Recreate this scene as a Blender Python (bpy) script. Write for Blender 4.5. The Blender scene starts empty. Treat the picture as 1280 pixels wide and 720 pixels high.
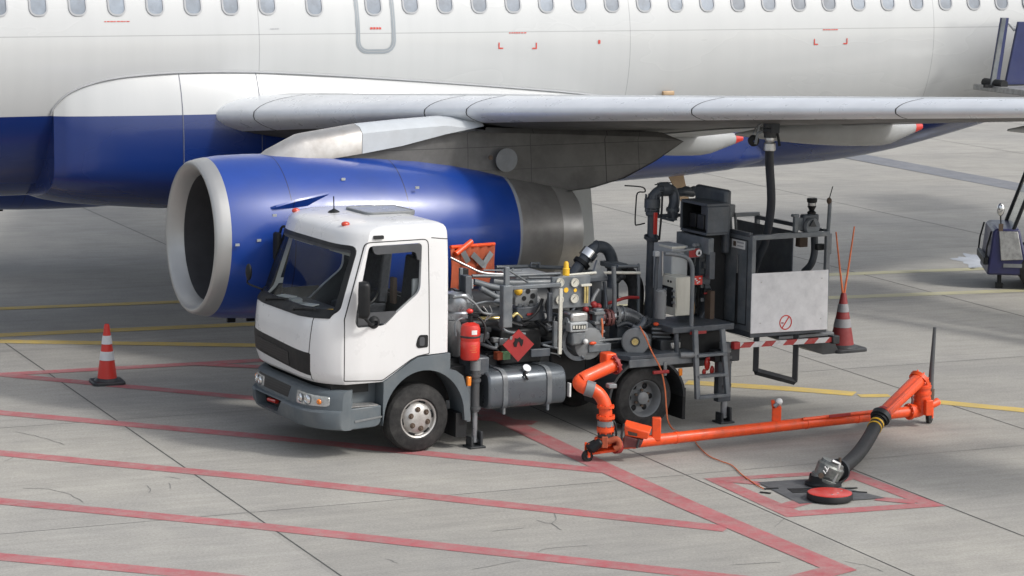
import bpy, bmesh, math, random
from math import radians, pi, sin, cos, sqrt, atan2
from mathutils import Vector, Matrix
random.seed(11)
D = bpy.data
SC = bpy.context.scene
COL = SC.collection
V = Vector

# ------------------------------------------------------------------ camera model
F_PX, YH, ROLL, CAM_H = 3262.46, -136.54, 0.0158, 6.3198
PITCH = math.atan((360 - YH) / F_PX)
RIGHT = V((1, 0, 0)); FWD = V((0, cos(PITCH), -sin(PITCH))); UPV = V((0, sin(PITCH), cos(PITCH)))
CAM0 = V((0, 0, CAM_H))


def ray(u, v):
    c, s = cos(ROLL), -sin(ROLL)
    a, b = u - 640, v - 360
    return FWD + RIGHT * ((c * a - s * b) / F_PX) - UPV * ((s * a + c * b) / F_PX)


class Frame:
    """local frame: x forward (towards picture left), y left (towards the camera), z up"""
    def __init__(s, x, y, a):
        s.o = V((x, y, 0)); s.X = V((-cos(a), -sin(a), 0)); s.Y = V((sin(a), -cos(a), 0)); s.rot = pi + a

    def loc(s, P):
        d = P - s.o
        return V((d.dot(s.X), d.dot(s.Y), d.z))

    def world(s, l):
        return s.o + s.X * l[0] + s.Y * l[1] + V((0, 0, l[2]))

    def hit(s, u, v, ax, val):
        r = ray(u, v); o = s.loc(CAM0); d = V((r.dot(s.X), r.dot(s.Y), r.z))
        return o + d * ((val - o[ax]) / d[ax])


TR = Frame(-1.5119, 29.8712, 0.5033)      # truck
AC = Frame(-7.099, 36.0521, 0.4568)       # aircraft


def tp(u, v, y=1.0): return TR.hit(u, v, 1, y)
def ap(u, v, y=1.95): return AC.hit(u, v, 1, y)


def wy(u, v, Y):
    r = ray(u, v); return CAM0 + r * (Y / r.y)


def gp(u, v, z=0.0):
    r = ray(u, v); return CAM0 + r * ((z - CAM_H) / r.z)


# ------------------------------------------------------------------ materials
def _n(nt, t, **k):
    n = nt.nodes.new(t)
    for a, b in k.items():
        setattr(n, a, b)
    return n


def mth(nt, op, a, b=None, c=None):
    n = _n(nt, 'ShaderNodeMath', operation=op)
    for i, x in enumerate((a, b, c)):
        if x is None: continue
        if isinstance(x, (int, float)): n.inputs[i].default_value = x
        else: nt.links.new(x, n.inputs[i])
    return n.outputs[0]


def mixc(nt, f, a, b, mode='MIX'):
    n = _n(nt, 'ShaderNodeMix', data_type='RGBA', blend_type=mode)
    for k, x in ((0, f), (6, a), (7, b)):
        if isinstance(x, (int, float)): n.inputs[k].default_value = x
        elif isinstance(x, tuple): n.inputs[k].default_value = (*x[:3], 1)
        else: nt.links.new(x, n.inputs[k])
    return n.outputs[2]


def noise(nt, vec, scale, detail=6, rough=.6):
    n = _n(nt, 'ShaderNodeTexNoise'); n.inputs['Scale'].default_value = scale
    n.inputs['Detail'].default_value = detail; n.inputs['Roughness'].default_value = rough
    nt.links.new(vec, n.inputs['Vector']); return n.outputs['Fac']


def ramp(nt, x, lo, hi, a=0.0, b=1.0):
    n = _n(nt, 'ShaderNodeMapRange'); n.inputs[1].default_value = lo; n.inputs[2].default_value = hi
    n.inputs[3].default_value = a; n.inputs[4].default_value = b
    nt.links.new(x, n.inputs[0]); return n.outputs[0]


def mapping(nt, vec, scale=(1, 1, 1), rot=(0, 0, 0)):
    n = _n(nt, 'ShaderNodeMapping'); n.inputs['Scale'].default_value = scale; n.inputs['Rotation'].default_value = rot
    nt.links.new(vec, n.inputs['Vector']); return n.outputs[0]


def new_mat(name):
    m = D.materials.new(name); m.use_nodes = True; nt = m.node_tree
    b = nt.nodes['Principled BSDF']; tc = _n(nt, 'ShaderNodeTexCoord')
    return m, nt, b, tc.outputs['Object']


def mat(name, col, rough=.5, metal=0., coat=0., var=.12, scale=4., dirt=None, dirt_amt=.35, dscale=2.5, bump=0., bscale=60., spec=.5, streak=False, bands=()):
    m, nt, b, co = new_mat(name)
    n1 = noise(nt, co, scale)
    c = mixc(nt, 1.0, col, ramp(nt, n1, .3, .7, 1 - var, 1 + var), 'MULTIPLY')
    if dirt:
        vv = mapping(nt, co, (1, 1, .25)) if streak else co
        n2 = noise(nt, vv, dscale, 8, .68)
        c = mixc(nt, ramp(nt, n2, .45, .78, 0, dirt_amt), c, dirt)
    for ax, pos, hw, bc in bands:          # thin painted / sealed lines across the surface
        sp = _n(nt, 'ShaderNodeSeparateXYZ'); nt.links.new(co, sp.inputs[0])
        d = mth(nt, 'ABSOLUTE', mth(nt, 'SUBTRACT', sp.outputs[ax], pos))
        c = mixc(nt, mth(nt, 'LESS_THAN', d, hw), c, bc)
    nt.links.new(c, b.inputs['Base Color'])
    nr = noise(nt, co, scale * 2.3)
    nt.links.new(ramp(nt, nr, .25, .75, max(.02, rough * .8), min(1, rough * 1.2)), b.inputs['Roughness'])
    b.inputs['Metallic'].default_value = metal
    b.inputs['Specular IOR Level'].default_value = spec
    b.inputs['Coat Weight'].default_value = coat; b.inputs['Coat Roughness'].default_value = .12
    if bump:
        bp = _n(nt, 'ShaderNodeBump'); bp.inputs['Strength'].default_value = bump; bp.inputs['Distance'].default_value = .01
        nt.links.new(noise(nt, co, bscale, 4), bp.inputs['Height']); nt.links.new(bp.outputs[0], b.inputs['Normal'])
    return m


M = {}
M['cab_white'] = mat('cab_white', (.67, .67, .665), .3, coat=.5, var=.02, scale=2, dirt=(.50, .49, .46), dirt_amt=.13, dscale=3.0, streak=True)
M['grey_plastic'] = mat('grey_plastic', (.095, .114, .126), .55, var=.08, dirt=(.22, .22, .21), dirt_amt=.4, bump=.05, bscale=200)
M['equip_grey'] = mat('equip_grey', (.060, .070, .082), .42, var=.25, scale=6, dirt=(.15, .15, .145), dirt_amt=.5, dscale=5)
M['equip_light'] = mat('equip_light', (.115, .13, .142), .4, var=.22, scale=6, dirt=(.28, .27, .25), dirt_amt=.5, dscale=5)
M['mid_grey'] = mat('mid_grey', (.18, .19, .195), .45, var=.18, dirt=(.12, .115, .10), dirt_amt=.4, dscale=6)
M['dark'] = mat('dark_metal', (.022, .025, .028), .5, var=.3, dirt=(.06, .058, .054), dirt_amt=.5)
M['black'] = mat('black_plastic', (.010, .011, .012), .5, spec=.3, var=.2, dirt=(.05, .05, .048), dirt_amt=.3)
M['rubber'] = mat('rubber', (.012, .012, .012), .8, var=.3, scale=9, dirt=(.10, .095, .088), dirt_amt=.45, dscale=4, bump=.3, bscale=60)
M['silver'] = mat('silver_metal', (.52, .52, .51), .35, .85, var=.1, dirt=(.20, .18, .16), dirt_amt=.5, dscale=6)
M['wheel_silver'] = mat('wheel_silver', (.50, .49, .47), .4, .55, var=.1, dirt=(.16, .13, .10), dirt_amt=.7, dscale=7)
M['chrome'] = mat('chrome', (.75, .75, .74), .12, 1., var=.04)
M['steel_pipe'] = mat('steel_pipe', (.34, .36, .38), .3, .7, var=.2, dirt=(.08, .08, .085), dirt_amt=.6, dscale=6)
M['red'] = mat('red_paint', (.58, .03, .02), .35, coat=.3, var=.12, dirt=(.25, .05, .04), dirt_amt=.3)
M['dull_red'] = mat('dull_red', (.30, .018, .018), .55, var=.15, dirt=(.2, .06, .05), dirt_amt=.4)
M['maroon'] = mat('maroon_paint', (.12, .03, .03), .5, var=.3, dirt=(.2, .13, .11), dirt_amt=.6, dscale=8)
M['orange'] = mat('orange_paint', (.80, .078, .010), .45, coat=.1, var=.08, scale=7, dirt=(.22, .06, .03), dirt_amt=.6, dscale=9)
M['joint_tape'] = mat('joint_filler', (.12, .13, .17), .5, var=.3, scale=30)
M['orange_cloth'] = mat('orange_cloth', (.36, .075, .03), .8, var=.25, scale=7, dirt=(.2, .055, .03), dirt_amt=.55, bump=.3, bscale=25)
M['orange_cord'] = mat('orange_cord', (.62, .16, .06), .7, var=.2, scale=20)
M['amber'] = mat('amber_lens', (.75, .22, .02), .15, coat=.6, var=.05)
M['red_lens'] = mat('red_lens', (.55, .05, .02), .15, coat=.6, var=.05)
M['yellow'] = mat('yellow_plastic', (.78, .46, .03), .4, var=.08, dirt=(.4, .24, .05), dirt_amt=.3)
M['cream'] = mat('cream_paint', (.56, .55, .48), .45, var=.05, dirt=(.3, .28, .22), dirt_amt=.45, streak=True, dscale=6)
M['cabinet'] = mat('cabinet_grey', (.36, .38, .385), .45, var=.05, dirt=(.22, .22, .21), dirt_amt=.35, streak=True, dscale=5)
M['gold'] = mat('brass_foil', (.55, .44, .18), .35, .7, var=.25, scale=18)
M['white_sheet'] = mat('white_sheet', (.70, .70, .70), .5, var=.06, scale=9, dirt=(.36, .36, .37), dirt_amt=.45, dscale=6)
M['white'] = mat('white_mark', (.72, .72, .70), .5, var=.06, dirt=(.4, .39, .36), dirt_amt=.3)
M['lining'] = mat('cab_lining', (.035, .037, .04), .9, var=.1)
M['hatch'] = mat('hatch_acrylic', (.40, .41, .40), .25, var=.08, coat=.3)
M['lens'] = mat('lamp_lens', (.50, .51, .50), .16, .5, coat=.8, var=.25, scale=40)
M['seat'] = mat('seat_cloth', (.03, .033, .04), .9, var=.3, scale=20)
M['dash'] = mat('dashboard', (.06, .063, .068), .7, var=.15)
M['seam'] = mat('seam_shadow_gap', (.03, .03, .03), .8, var=.1)
M['hose'] = mat('hose_rubber', (.028, .034, .042), .5, var=.2, dirt=(.06, .06, .065), dirt_amt=.4)
M['cone_red'] = mat('cone_red', (.60, .035, .022), .5, var=.1, dirt=(.25, .05, .04), dirt_amt=.3, dscale=8)
M['cone_dull'] = mat('cone_dull_red', (.22, .022, .022), .6, var=.2, dirt=(.14, .04, .04), dirt_amt=.5, dscale=8)
M['cone_white'] = mat('cone_white', (.66, .67, .68), .45, var=.05, dirt=(.42, .42, .42), dirt_amt=.35, dscale=9)
M['cone_grey'] = mat('cone_grey', (.26, .26, .27), .5, var=.1, dirt=(.2, .2, .2), dirt_amt=.5, dscale=9)
M['tug_blue'] = mat('tug_blue', (.014, .016, .075), .45, coat=.2, var=.15, dirt=(.05, .05, .07), dirt_amt=.4)
M['stair_blue'] = mat('stair_blue', (.010, .018, .085), .45, coat=.2, var=.12, dirt=(.05, .06, .11), dirt_amt=.35)
M['chequer'] = mat('scuffed_alu', (.42, .42, .41), .4, .6, var=.2, scale=12, dirt=(.12, .12, .12), dirt_amt=.6, dscale=14)
M['rust'] = mat('rust', (.10, .07, .05), .8, var=.3, dirt=(.05, .035, .03), dirt_amt=.6)
M['tan'] = mat('tan_antenna', (.42, .29, .17), .5, var=.1)
M['coupler'] = mat('coupler_castings', (.16, .17, .16), .45, .5, var=.35, scale=14, dirt=(.35, .35, .33), dirt_amt=.6, dscale=18)
M['sticker_w'] = mat('sticker_white', (.7, .7, .68), .4, var=.05)
M['sticker_g'] = mat('sticker_green', (.16, .32, .16), .4, var=.2, scale=30)
M['tank'] = mat('tank_paint', (.095, .11, .125), .3, .35, coat=.3, var=.1, dirt=(.20, .20, .19), dirt_amt=.3)
M['jack'] = mat('jack_steel', (.10, .105, .11), .45, .4, var=.25, dirt=(.05, .045, .04), dirt_amt=.6, dscale=8)

# aircraft
def fuselage_mat():
    m, nt, b, co = new_mat('fuselage_paint')
    sp = _n(nt, 'ShaderNodeSeparateXYZ'); nt.links.new(co, sp.inputs[0])
    X, Z = sp.outputs[0], sp.outputs[2]
    n1 = noise(nt, mapping(nt, co, (.25, 1, .8)), 1.4, 3, .5)
    white = mixc(nt, ramp(nt, n1, .2, .8, 0, .6), (.515, .525, .52), (.455, .468, .465))
    n2 = noise(nt, mapping(nt, co, (2.2, 1, .12)), 2.2, 4, .5)
    white = mixc(nt, ramp(nt, n2, .4, .85, 0, .28), white, (.42, .43, .43))
    blue = mixc(nt, ramp(nt, n1, .3, .8, 0, .3), (.004, .022, .135), (.007, .026, .115))
    nw = noise(nt, co, 60, 2)
    edge = mth(nt, 'ADD', Z, mth(nt, 'MULTIPLY', mth(nt, 'MAXIMUM', mth(nt, 'SUBTRACT', -8.0, X), 0.0), .045))
    fac = mth(nt, 'GREATER_THAN', edge, 3.275)
    c = mixc(nt, fac, blue, white)
    # skin lap joints and frames
    for pos in (4.33, 5.33):
        d = mth(nt, 'ABSOLUTE', mth(nt, 'SUBTRACT', Z, pos))
        c = mixc(nt, mth(nt, 'MULTIPLY', mth(nt, 'LESS_THAN', d, .006), .45), c, (.16, .16, .16))
    for pos in (-3.05, -8.8, -14.15, 1.8, -17.5):
        d = mth(nt, 'ABSOLUTE', mth(nt, 'SUBTRACT', X, pos))
        c = mixc(nt, mth(nt, 'MULTIPLY', mth(nt, 'LESS_THAN', d, .006), .35), c, (.03, .03, .05))
    nt.links.new(c, b.inputs['Base Color'])
    nt.links.new(ramp(nt, n1, .3, .7, .2, .34), b.inputs['Roughness'])
    b.inputs['Coat Weight'].default_value = .35; b.inputs['Coat Roughness'].default_value = .08
    bp = _n(nt, 'ShaderNodeBump'); bp.inputs['Strength'].default_value = .06; bp.inputs['Distance'].default_value = .05
    nt.links.new(noise(nt, mapping(nt, co, (1, 1, .7)), 1.1, 2), bp.inputs['Height']); nt.links.new(bp.outputs[0], b.inputs['Normal'])
    return m


M['fuselage'] = fuselage_mat()
M['cowl_blue'] = mat('cowl_blue', (.008, .045, .26), .34, coat=.35, var=.1, scale=1.5, dirt=(.02, .05, .18), dirt_amt=.35, dscale=2.2,
                     bands=((0, -1.72, .005, (.004, .008, .05)), (0, -3.25, .006, (.003, .006, .04)), (0, -4.86, .03, (.30, .31, .33))))
M['lip'] = mat('inlet_lip', (.43, .43, .42), .42, .6, var=.06, scale=3, dirt=(.38, .36, .33), dirt_amt=.4, dscale=3)
M['titanium'] = mat('titanium', (.37, .355, .335), .38, .6, var=.14, scale=2.4, dirt=(.10, .09, .08), dirt_amt=.5, dscale=2.0)
M['nozzle'] = mat('nozzle_metal', (.60, .585, .56), .4, .7, var=.08, dirt=(.25, .23, .21), dirt_amt=.35)
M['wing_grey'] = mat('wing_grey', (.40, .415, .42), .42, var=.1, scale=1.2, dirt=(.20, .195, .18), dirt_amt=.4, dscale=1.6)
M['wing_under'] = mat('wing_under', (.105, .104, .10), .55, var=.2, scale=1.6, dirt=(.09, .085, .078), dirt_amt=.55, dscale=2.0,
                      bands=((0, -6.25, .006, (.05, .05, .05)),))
M['slat'] = mat('slat_alu', (.68, .70, .72), .30, .2, var=.05, scale=2.5, dirt=(.45, .46, .47), dirt_amt=.2, dscale=4)
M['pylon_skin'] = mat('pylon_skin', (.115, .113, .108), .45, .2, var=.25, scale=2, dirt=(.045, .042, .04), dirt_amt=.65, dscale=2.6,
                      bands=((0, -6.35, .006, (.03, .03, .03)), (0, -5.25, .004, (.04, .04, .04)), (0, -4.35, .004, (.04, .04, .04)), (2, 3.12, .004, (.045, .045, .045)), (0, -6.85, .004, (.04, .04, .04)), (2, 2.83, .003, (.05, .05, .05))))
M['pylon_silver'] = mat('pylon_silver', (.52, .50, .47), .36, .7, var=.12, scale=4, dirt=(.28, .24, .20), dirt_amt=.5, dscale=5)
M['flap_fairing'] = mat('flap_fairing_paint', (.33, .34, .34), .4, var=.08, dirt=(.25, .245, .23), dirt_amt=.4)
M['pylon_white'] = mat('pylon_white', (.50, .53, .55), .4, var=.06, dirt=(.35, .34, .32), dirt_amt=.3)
M['pane'] = mat('cabin_pane', (.17, .20, .235), .12, var=.25, scale=5, coat=.5)
_nt = M['pane'].node_tree; _oi = _n(_nt, 'ShaderNodeObjectInfo'); _b = _nt.nodes['Principled BSDF']; _src = _b.inputs['Base Color'].links[0].from_socket
_nt.links.new(mixc(_nt, 1.0, _src, ramp(_nt, _oi.outputs['Random'], 0, 1, .75, 1.35), 'MULTIPLY'), _b.inputs['Base Color'])
M['frame_grey'] = mat('frame_grey', (.36, .37, .38), .4, var=.06)
M['door_line'] = mat('door_outline', (.27, .30, .32), .5, var=.05)
M['mark_red'] = mat('mark_red', (.55, .06, .04), .5, var=.1)
M['fan'] = mat('fan_blade', (.20, .20, .21), .4, .6, var=.1)
M['duct'] = mat('duct_liner', (.07, .07, .075), .6, .2, var=.1)


def glass_mat(name, tint=(.62, .70, .68)):
    m, nt, b, co = new_mat(name)
    nt.nodes.remove(b)
    out = nt.nodes['Material Output']
    t = _n(nt, 'ShaderNodeBsdfTransparent'); t.inputs[0].default_value = (*tint, 1)
    g = _n(nt, 'ShaderNodeBsdfGlossy'); g.inputs['Roughness'].default_value = .03
    fr = _n(nt, 'ShaderNodeLayerWeight'); fr.inputs['Blend'].default_value = .5      # same on both faces of the pane
    mx = _n(nt, 'ShaderNodeMixShader')
    nt.links.new(mth(nt, 'ADD', mth(nt, 'MULTIPLY', mth(nt, 'POWER', fr.outputs['Facing'], 4.0), .22), .008), mx.inputs[0])
    nt.links.new(t.outputs[0], mx.inputs[1]); nt.links.new(g.outputs[0], mx.inputs[2]); nt.links.new(mx.outputs[0], out.inputs[0])
    return m


M['glass'] = glass_mat('window_glass', (.94, .96, .955))
M['glass_pale'] = glass_mat('pale_glass', (.96, .97, .97))


def stripes_mat(name, a, bcol, period, skew=1.0):
    m, nt, b, co = new_mat(name)
    sp = _n(nt, 'ShaderNodeSeparateXYZ'); nt.links.new(co, sp.inputs[0])
    t = mth(nt, 'ADD', sp.outputs[0], mth(nt, 'MULTIPLY', sp.outputs[2], skew))
    f = mth(nt, 'FRACT', mth(nt, 'DIVIDE', t, period))
    c = mixc(nt, mth(nt, 'GREATER_THAN', f, .5), a, bcol)
    c = mixc(nt, ramp(nt, noise(nt, co, 14, 8), .5, .8, 0, .5), c, (.25, .22, .2))
    nt.links.new(c, b.inputs['Base Color']); b.inputs['Roughness'].default_value = .5
    return m


M['stripes'] = stripes_mat('red_white_stripes', (.55, .55, .54), (.36, .03, .028), .32, 1.1)
M['hose_wrap'] = None


def mesh_grille_mat():
    m, nt, b, co = new_mat('honeycomb_grille')
    v = _n(nt, 'ShaderNodeTexVoronoi', feature='DISTANCE_TO_EDGE'); v.inputs['Scale'].default_value = 34
    v.inputs['Randomness'].default_value = .15
    nt.links.new(mapping(nt, co, (.3, 1, 1.0)), v.inputs['Vector'])
    c = mixc(nt, mth(nt, 'LESS_THAN', v.outputs[0], .14), (.003, .003, .003), (.022, .023, .025))
    nt.links.new(c, b.inputs['Base Color']); b.inputs['Roughness'].default_value = .5
    return m


M['grille'] = mesh_grille_mat()


# ------------------------------------------------------------------ mesh builder
class MB:
    def __init__(s): s.v = []; s.f = []; s.mi = []

    def add(s, vs, fs):
        o = len(s.v); s.v += [tuple(x) for x in vs]; s.f += [tuple(i + o for i in f) for f in fs]; return s

    def box(s, c, d, rz=0., ry=0., rx=0.):
        R = Matrix.Rotation(rz, 3, 'Z') @ Matrix.Rotation(ry, 3, 'Y') @ Matrix.Rotation(rx, 3, 'X')
        vs = [V(c) + R @ V((x * d[0] / 2, y * d[1] / 2, z * d[2] / 2)) for x in (-1, 1) for y in (-1, 1) for z in (-1, 1)]
        return s.add(vs, [(0, 1, 3, 2), (4, 6, 7, 5), (0, 4, 5, 1), (2, 3, 7, 6), (0, 2, 6, 4), (1, 5, 7, 3)])

    def bb(s, x0, x1, y0, y1, z0, z1):
        return s.box(((x0 + x1) / 2, (y0 + y1) / 2, (z0 + z1) / 2), (abs(x1 - x0), abs(y1 - y0), abs(z1 - z0)))

    def prism(s, poly, ax, a0, a1):
        """polygon given in the two other axes (in xyz order), extruded along ax"""
        n = len(poly); vs = []
        for a in (a0, a1):
            for p, q in poly:
                w = [p, q]; w.insert(ax, a); vs.append(w)
        return s.add(vs, [tuple(range(n - 1, -1, -1)), tuple(range(n, 2 * n))] + [(i, (i + 1) % n, n + (i + 1) % n, n + i) for i in range(n)])

    def ring_prism(s, outer, inner, ax, a0, a1):
        n = len(outer); vs = []
        for a in (a0, a1):
            for poly in (outer, inner):
                for p, q in poly:
                    w = [p, q]; w.insert(ax, a); vs.append(w)
        fs = []
        for i in range(n):
            j = (i + 1) % n
            fs += [(i, j, n + j, n + i), (2 * n + i, 3 * n + i, 3 * n + j, 2 * n + j), (i, 2 * n + i, 2 * n + j, j), (n + i, n + j, 3 * n + j, 3 * n + i)]
        return s.add(vs, fs)

    def tube(s, pts, r, seg=12, caps=True):
        pts = [V(p) for p in pts]; n = len(pts)
        rs = r if isinstance(r, (list, tuple)) else [r] * n
        t0 = (pts[1] - pts[0]).normalized()
        ref = V((0, 0, 1)) if abs(t0.z) < .9 else V((1, 0, 0))
        a = t0.cross(ref).normalized(); vs = []
        for i, p in enumerate(pts):
            if i == 0: t = t0
            elif i == n - 1: t = (pts[-1] - pts[-2]).normalized()
            else:
                t = ((pts[i + 1] - p).normalized() + (p - pts[i - 1]).normalized())
                t = t.normalized() if t.length > 1e-6 else (p - pts[i - 1]).normalized()
            a = (a - t * a.dot(t)).normalized(); b = t.cross(a)
            for k in range(seg):
                an = 2 * pi * k / seg; vs.append(p + (a * cos(an) + b * sin(an)) * rs[i])
        fs = [(i * seg + k, i * seg + (k + 1) % seg, (i + 1) * seg + (k + 1) % seg, (i + 1) * seg + k) for i in range(n - 1) for k in range(seg)]
        if caps: fs += [tuple(range(seg - 1, -1, -1)), tuple((n - 1) * seg + k for k in range(seg))]
        return s.add(vs, fs)

    def cyl(s, p, q, r, seg=20, r2=None): return s.tube([p, q], [r, r if r2 is None else r2], seg)

    def lathe(s, prof, org, axis, seg=40, closed=False):
        """prof: list of (distance along axis, radius)"""
        axis = V(axis).normalized(); ref = V((0, 0, 1)) if abs(axis.z) < .9 else V((1, 0, 0))
        a = axis.cross(ref).normalized(); b = axis.cross(a); org = V(org); vs = []
        for d, r in prof:
            for k in range(seg):
                an = 2 * pi * k / seg; vs.append(org + axis * d + (a * cos(an) + b * sin(an)) * max(r, 1e-4))
        m = len(prof)
        fs = [(i * seg + k, i * seg + (k + 1) % seg, ((i + 1) % m) * seg + (k + 1) % seg, ((i + 1) % m) * seg + k) for i in range(m if closed else m - 1) for k in range(seg)]
        return s.add(vs, fs)

    def ball(s, c, r, seg=16, sc=(1, 1, 1)):
        vs = []; rows = seg // 2
        for i in range(rows + 1):
            th = pi * i / rows
            for k in range(seg):
                ph = 2 * pi * k / seg
                vs.append((c[0] + r * sc[0] * max(sin(th), 1e-4) * cos(ph), c[1] + r * sc[1] * max(sin(th), 1e-4) * sin(ph), c[2] + r * sc[2] * cos(th)))
        return s.add(vs, [(i * seg + k, i * seg + (k + 1) % seg, (i + 1) * seg + (k + 1) % seg, (i + 1) * seg + k) for i in range(rows) for k in range(seg)])

    def grid(s, rows, wrap=False):
        n = len(rows[0]); vs = [p for r in rows for p in r]
        fs = [(i * n + k, i * n + (k + 1) % n, (i + 1) * n + (k + 1) % n, (i + 1) * n + k) for i in range(len(rows) - 1) for k in range(n if wrap else n - 1)]
        return s.add(vs, fs)

    def loft(s, loops, cap0=True, cap1=True):
        n = len(loops[0]); o = len(s.v); s.grid(loops, True)
        if cap0: s.f.append(tuple(o + i for i in range(n - 1, -1, -1)))
        if cap1: s.f.append(tuple(o + (len(loops) - 1) * n + i for i in range(n)))
        return s

    def plate(s, pts, th, nrm):
        """solid plate from a 3-D polygon, thickened by th along nrm"""
        n = len(pts); d = V(nrm).normalized() * th
        return s.add([V(p) for p in pts] + [V(p) + d for p in pts], [tuple(range(n - 1, -1, -1)), tuple(range(n, 2 * n))] + [(i, (i + 1) % n, n + (i + 1) % n, n + i) for i in range(n)])

    def mirror_y(s):
        s.v = [(x, -y, z) for x, y, z in s.v]; s.f = [tuple(reversed(f)) for f in s.f]; return s

    def mesh(s, name, m, sharp=36):
        me = D.meshes.new(name); me.from_pydata(s.v, [], s.f)
        bm = bmesh.new(); bm.from_mesh(me)
        bmesh.ops.remove_doubles(bm, verts=bm.verts, dist=1e-5)
        bmesh.ops.recalc_face_normals(bm, faces=bm.faces)
        finish_bm(bm, sharp); bm.to_mesh(me); bm.free()
        if m: me.materials.append(m)
        return me

    def build(s, name, m, parent=None, bev=0., sharp=36, off=None):
        if off is not None:
            o_ = V(off); s.v = [tuple(V(p) - o_) for p in s.v]
        me = s.mesh(name, m, sharp); o = D.objects.new(name, me); COL.objects.link(o)
        if parent: o.parent = parent
        if bev:
            md = o.modifiers.new('edge', 'BEVEL'); md.width = bev; md.segments = 2; md.limit_method = 'ANGLE'; md.angle_limit = radians(40)
            md.harden_normals = False
        return o


def finish_bm(bm, sharp):
    th = radians(sharp)
    for f in bm.faces: f.smooth = True
    for e in bm.edges:
        e.smooth = not (len(e.link_faces) != 2 or e.calc_face_angle(0) > th)


def boolean(a, b, op):
    """a, b: MB or mesh -> mesh"""
    obs = []
    for x in (a, b):
        me = x if isinstance(x, bpy.types.Mesh) else x.mesh('t', None)
        o = D.objects.new('t', me); COL.objects.link(o); obs.append(o)
    md = obs[0].modifiers.new('b', 'BOOLEAN'); md.operation = op; md.object = obs[1]; md.solver = 'EXACT'
    dg = bpy.context.evaluated_depsgraph_get()
    me = D.meshes.new_from_object(obs[0].evaluated_get(dg))
    for o in obs: D.objects.remove(o)
    return me


def mesh_obj(name, me, m, parent=None, sharp=30, bev=0.):
    bm = bmesh.new(); bm.from_mesh(me)
    bmesh.ops.remove_doubles(bm, verts=bm.verts, dist=1e-5)
    finish_bm(bm, sharp); bm.to_mesh(me); bm.free()
    me.materials.clear(); me.materials.append(m); me.name = name
    for p in me.polygons: p.material_index = 0
    o = D.objects.new(name, me); COL.objects.link(o)
    if parent: o.parent = parent
    if bev:
        md = o.modifiers.new('edge', 'BEVEL'); md.width = bev; md.segments = 2; md.limit_method = 'ANGLE'; md.angle_limit = radians(40)
    return o


def tag(o, label, cat, group=None, kind=None):
    o['label'] = label; o['category'] = cat
    if group: o['group'] = group
    if kind: o['kind'] = kind
    return o


def thing(name, label, cat, loc=(0, 0, 0), rz=0., group=None):
    o = D.objects.new(name, None); COL.objects.link(o); o.empty_display_size = .3
    o.location = loc; o.rotation_euler = (0, 0, rz)
    return tag(o, label, cat, group)


def smooth_pts(pts, n=6):
    """Catmull-Rom through pts"""
    pts = [V(p) for p in pts]; out = []
    P = [pts[0] * 2 - pts[1]] + pts + [pts[-1] * 2 - pts[-2]]
    for i in range(1, len(P) - 2):
        a, b, c, d = P[i - 1:i + 3]
        for k in range(n):
            t = k / n
            out.append(.5 * ((2 * b) + (c - a) * t + (2 * a - 5 * b + 4 * c - d) * t * t + (3 * b - a - 3 * c + d) * t ** 3))
    out.append(pts[-1]); return out


def rrect(x0, x1, z0, z1, r, n=5):
    out = []
    for cx, cz, a0 in ((x1 - r, z1 - r, 0), (x0 + r, z1 - r, 90), (x0 + r, z0 + r, 180), (x1 - r, z0 + r, 270)):
        for k in range(n + 1):
            a = radians(a0 + 90 * k / n); out.append((cx + r * cos(a), cz + r * sin(a)))
    return out


def round_poly(poly, r, n=4):
    out = []; N = len(poly)
    for i in range(N):
        a, b, c = V((*poly[i - 1], 0)), V((*poly[i], 0)), V((*poly[(i + 1) % N], 0))
        ri = r[i] if isinstance(r, (list, tuple)) else r
        u, w = (a - b), (c - b)
        d = min(ri, u.length * .45, w.length * .45)
        p, q = b + u.normalized() * d, b + w.normalized() * d
        for k in range(n + 1):
            t = k / n; s = p * (1 - t) ** 2 + b * 2 * t * (1 - t) + q * t * t
            out.append((s.x, s.y))
    return out


def inset(poly, d):
    N = len(poly); out = []
    ar = sum(poly[i][0] * poly[(i + 1) % N][1] - poly[(i + 1) % N][0] * poly[i][1] for i in range(N))
    sg = 1 if ar > 0 else -1
    for i in range(N):
        a, b, c = poly[i - 1], poly[i], poly[(i + 1) % N]
        e1 = V((b[0] - a[0], b[1] - a[1])); e2 = V((c[0] - b[0], c[1] - b[1]))
        if e1.length < 1e-7: e1 = e2
        if e2.length < 1e-7: e2 = e1
        n1 = V((-e1.y, e1.x)).normalized() * sg; n2 = V((-e2.y, e2.x)).normalized() * sg
        m = (n1 + n2); m = m.normalized() if m.length > 1e-6 else n1
        k = d / max(.35, m.dot(n1)); out.append((b[0] + m.x * k, b[1] + m.y * k))
    return out


# ------------------------------------------------------------------ camera, light, world
cam = D.cameras.new('camera'); cam.sensor_width = 36; cam.lens = F_PX / 1280 * 36; cam.clip_start = .5; cam.clip_end = 4000
co = D.objects.new('camera', cam); COL.objects.link(co)
cr, sr = cos(ROLL), sin(ROLL)
rx = RIGHT * cr + UPV * sr; ux = -RIGHT * sr + UPV * cr
Mx = Matrix((rx, ux, -FWD)).transposed().to_4x4(); Mx.translation = CAM0
co.matrix_world = Mx
SC.camera = co

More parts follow.
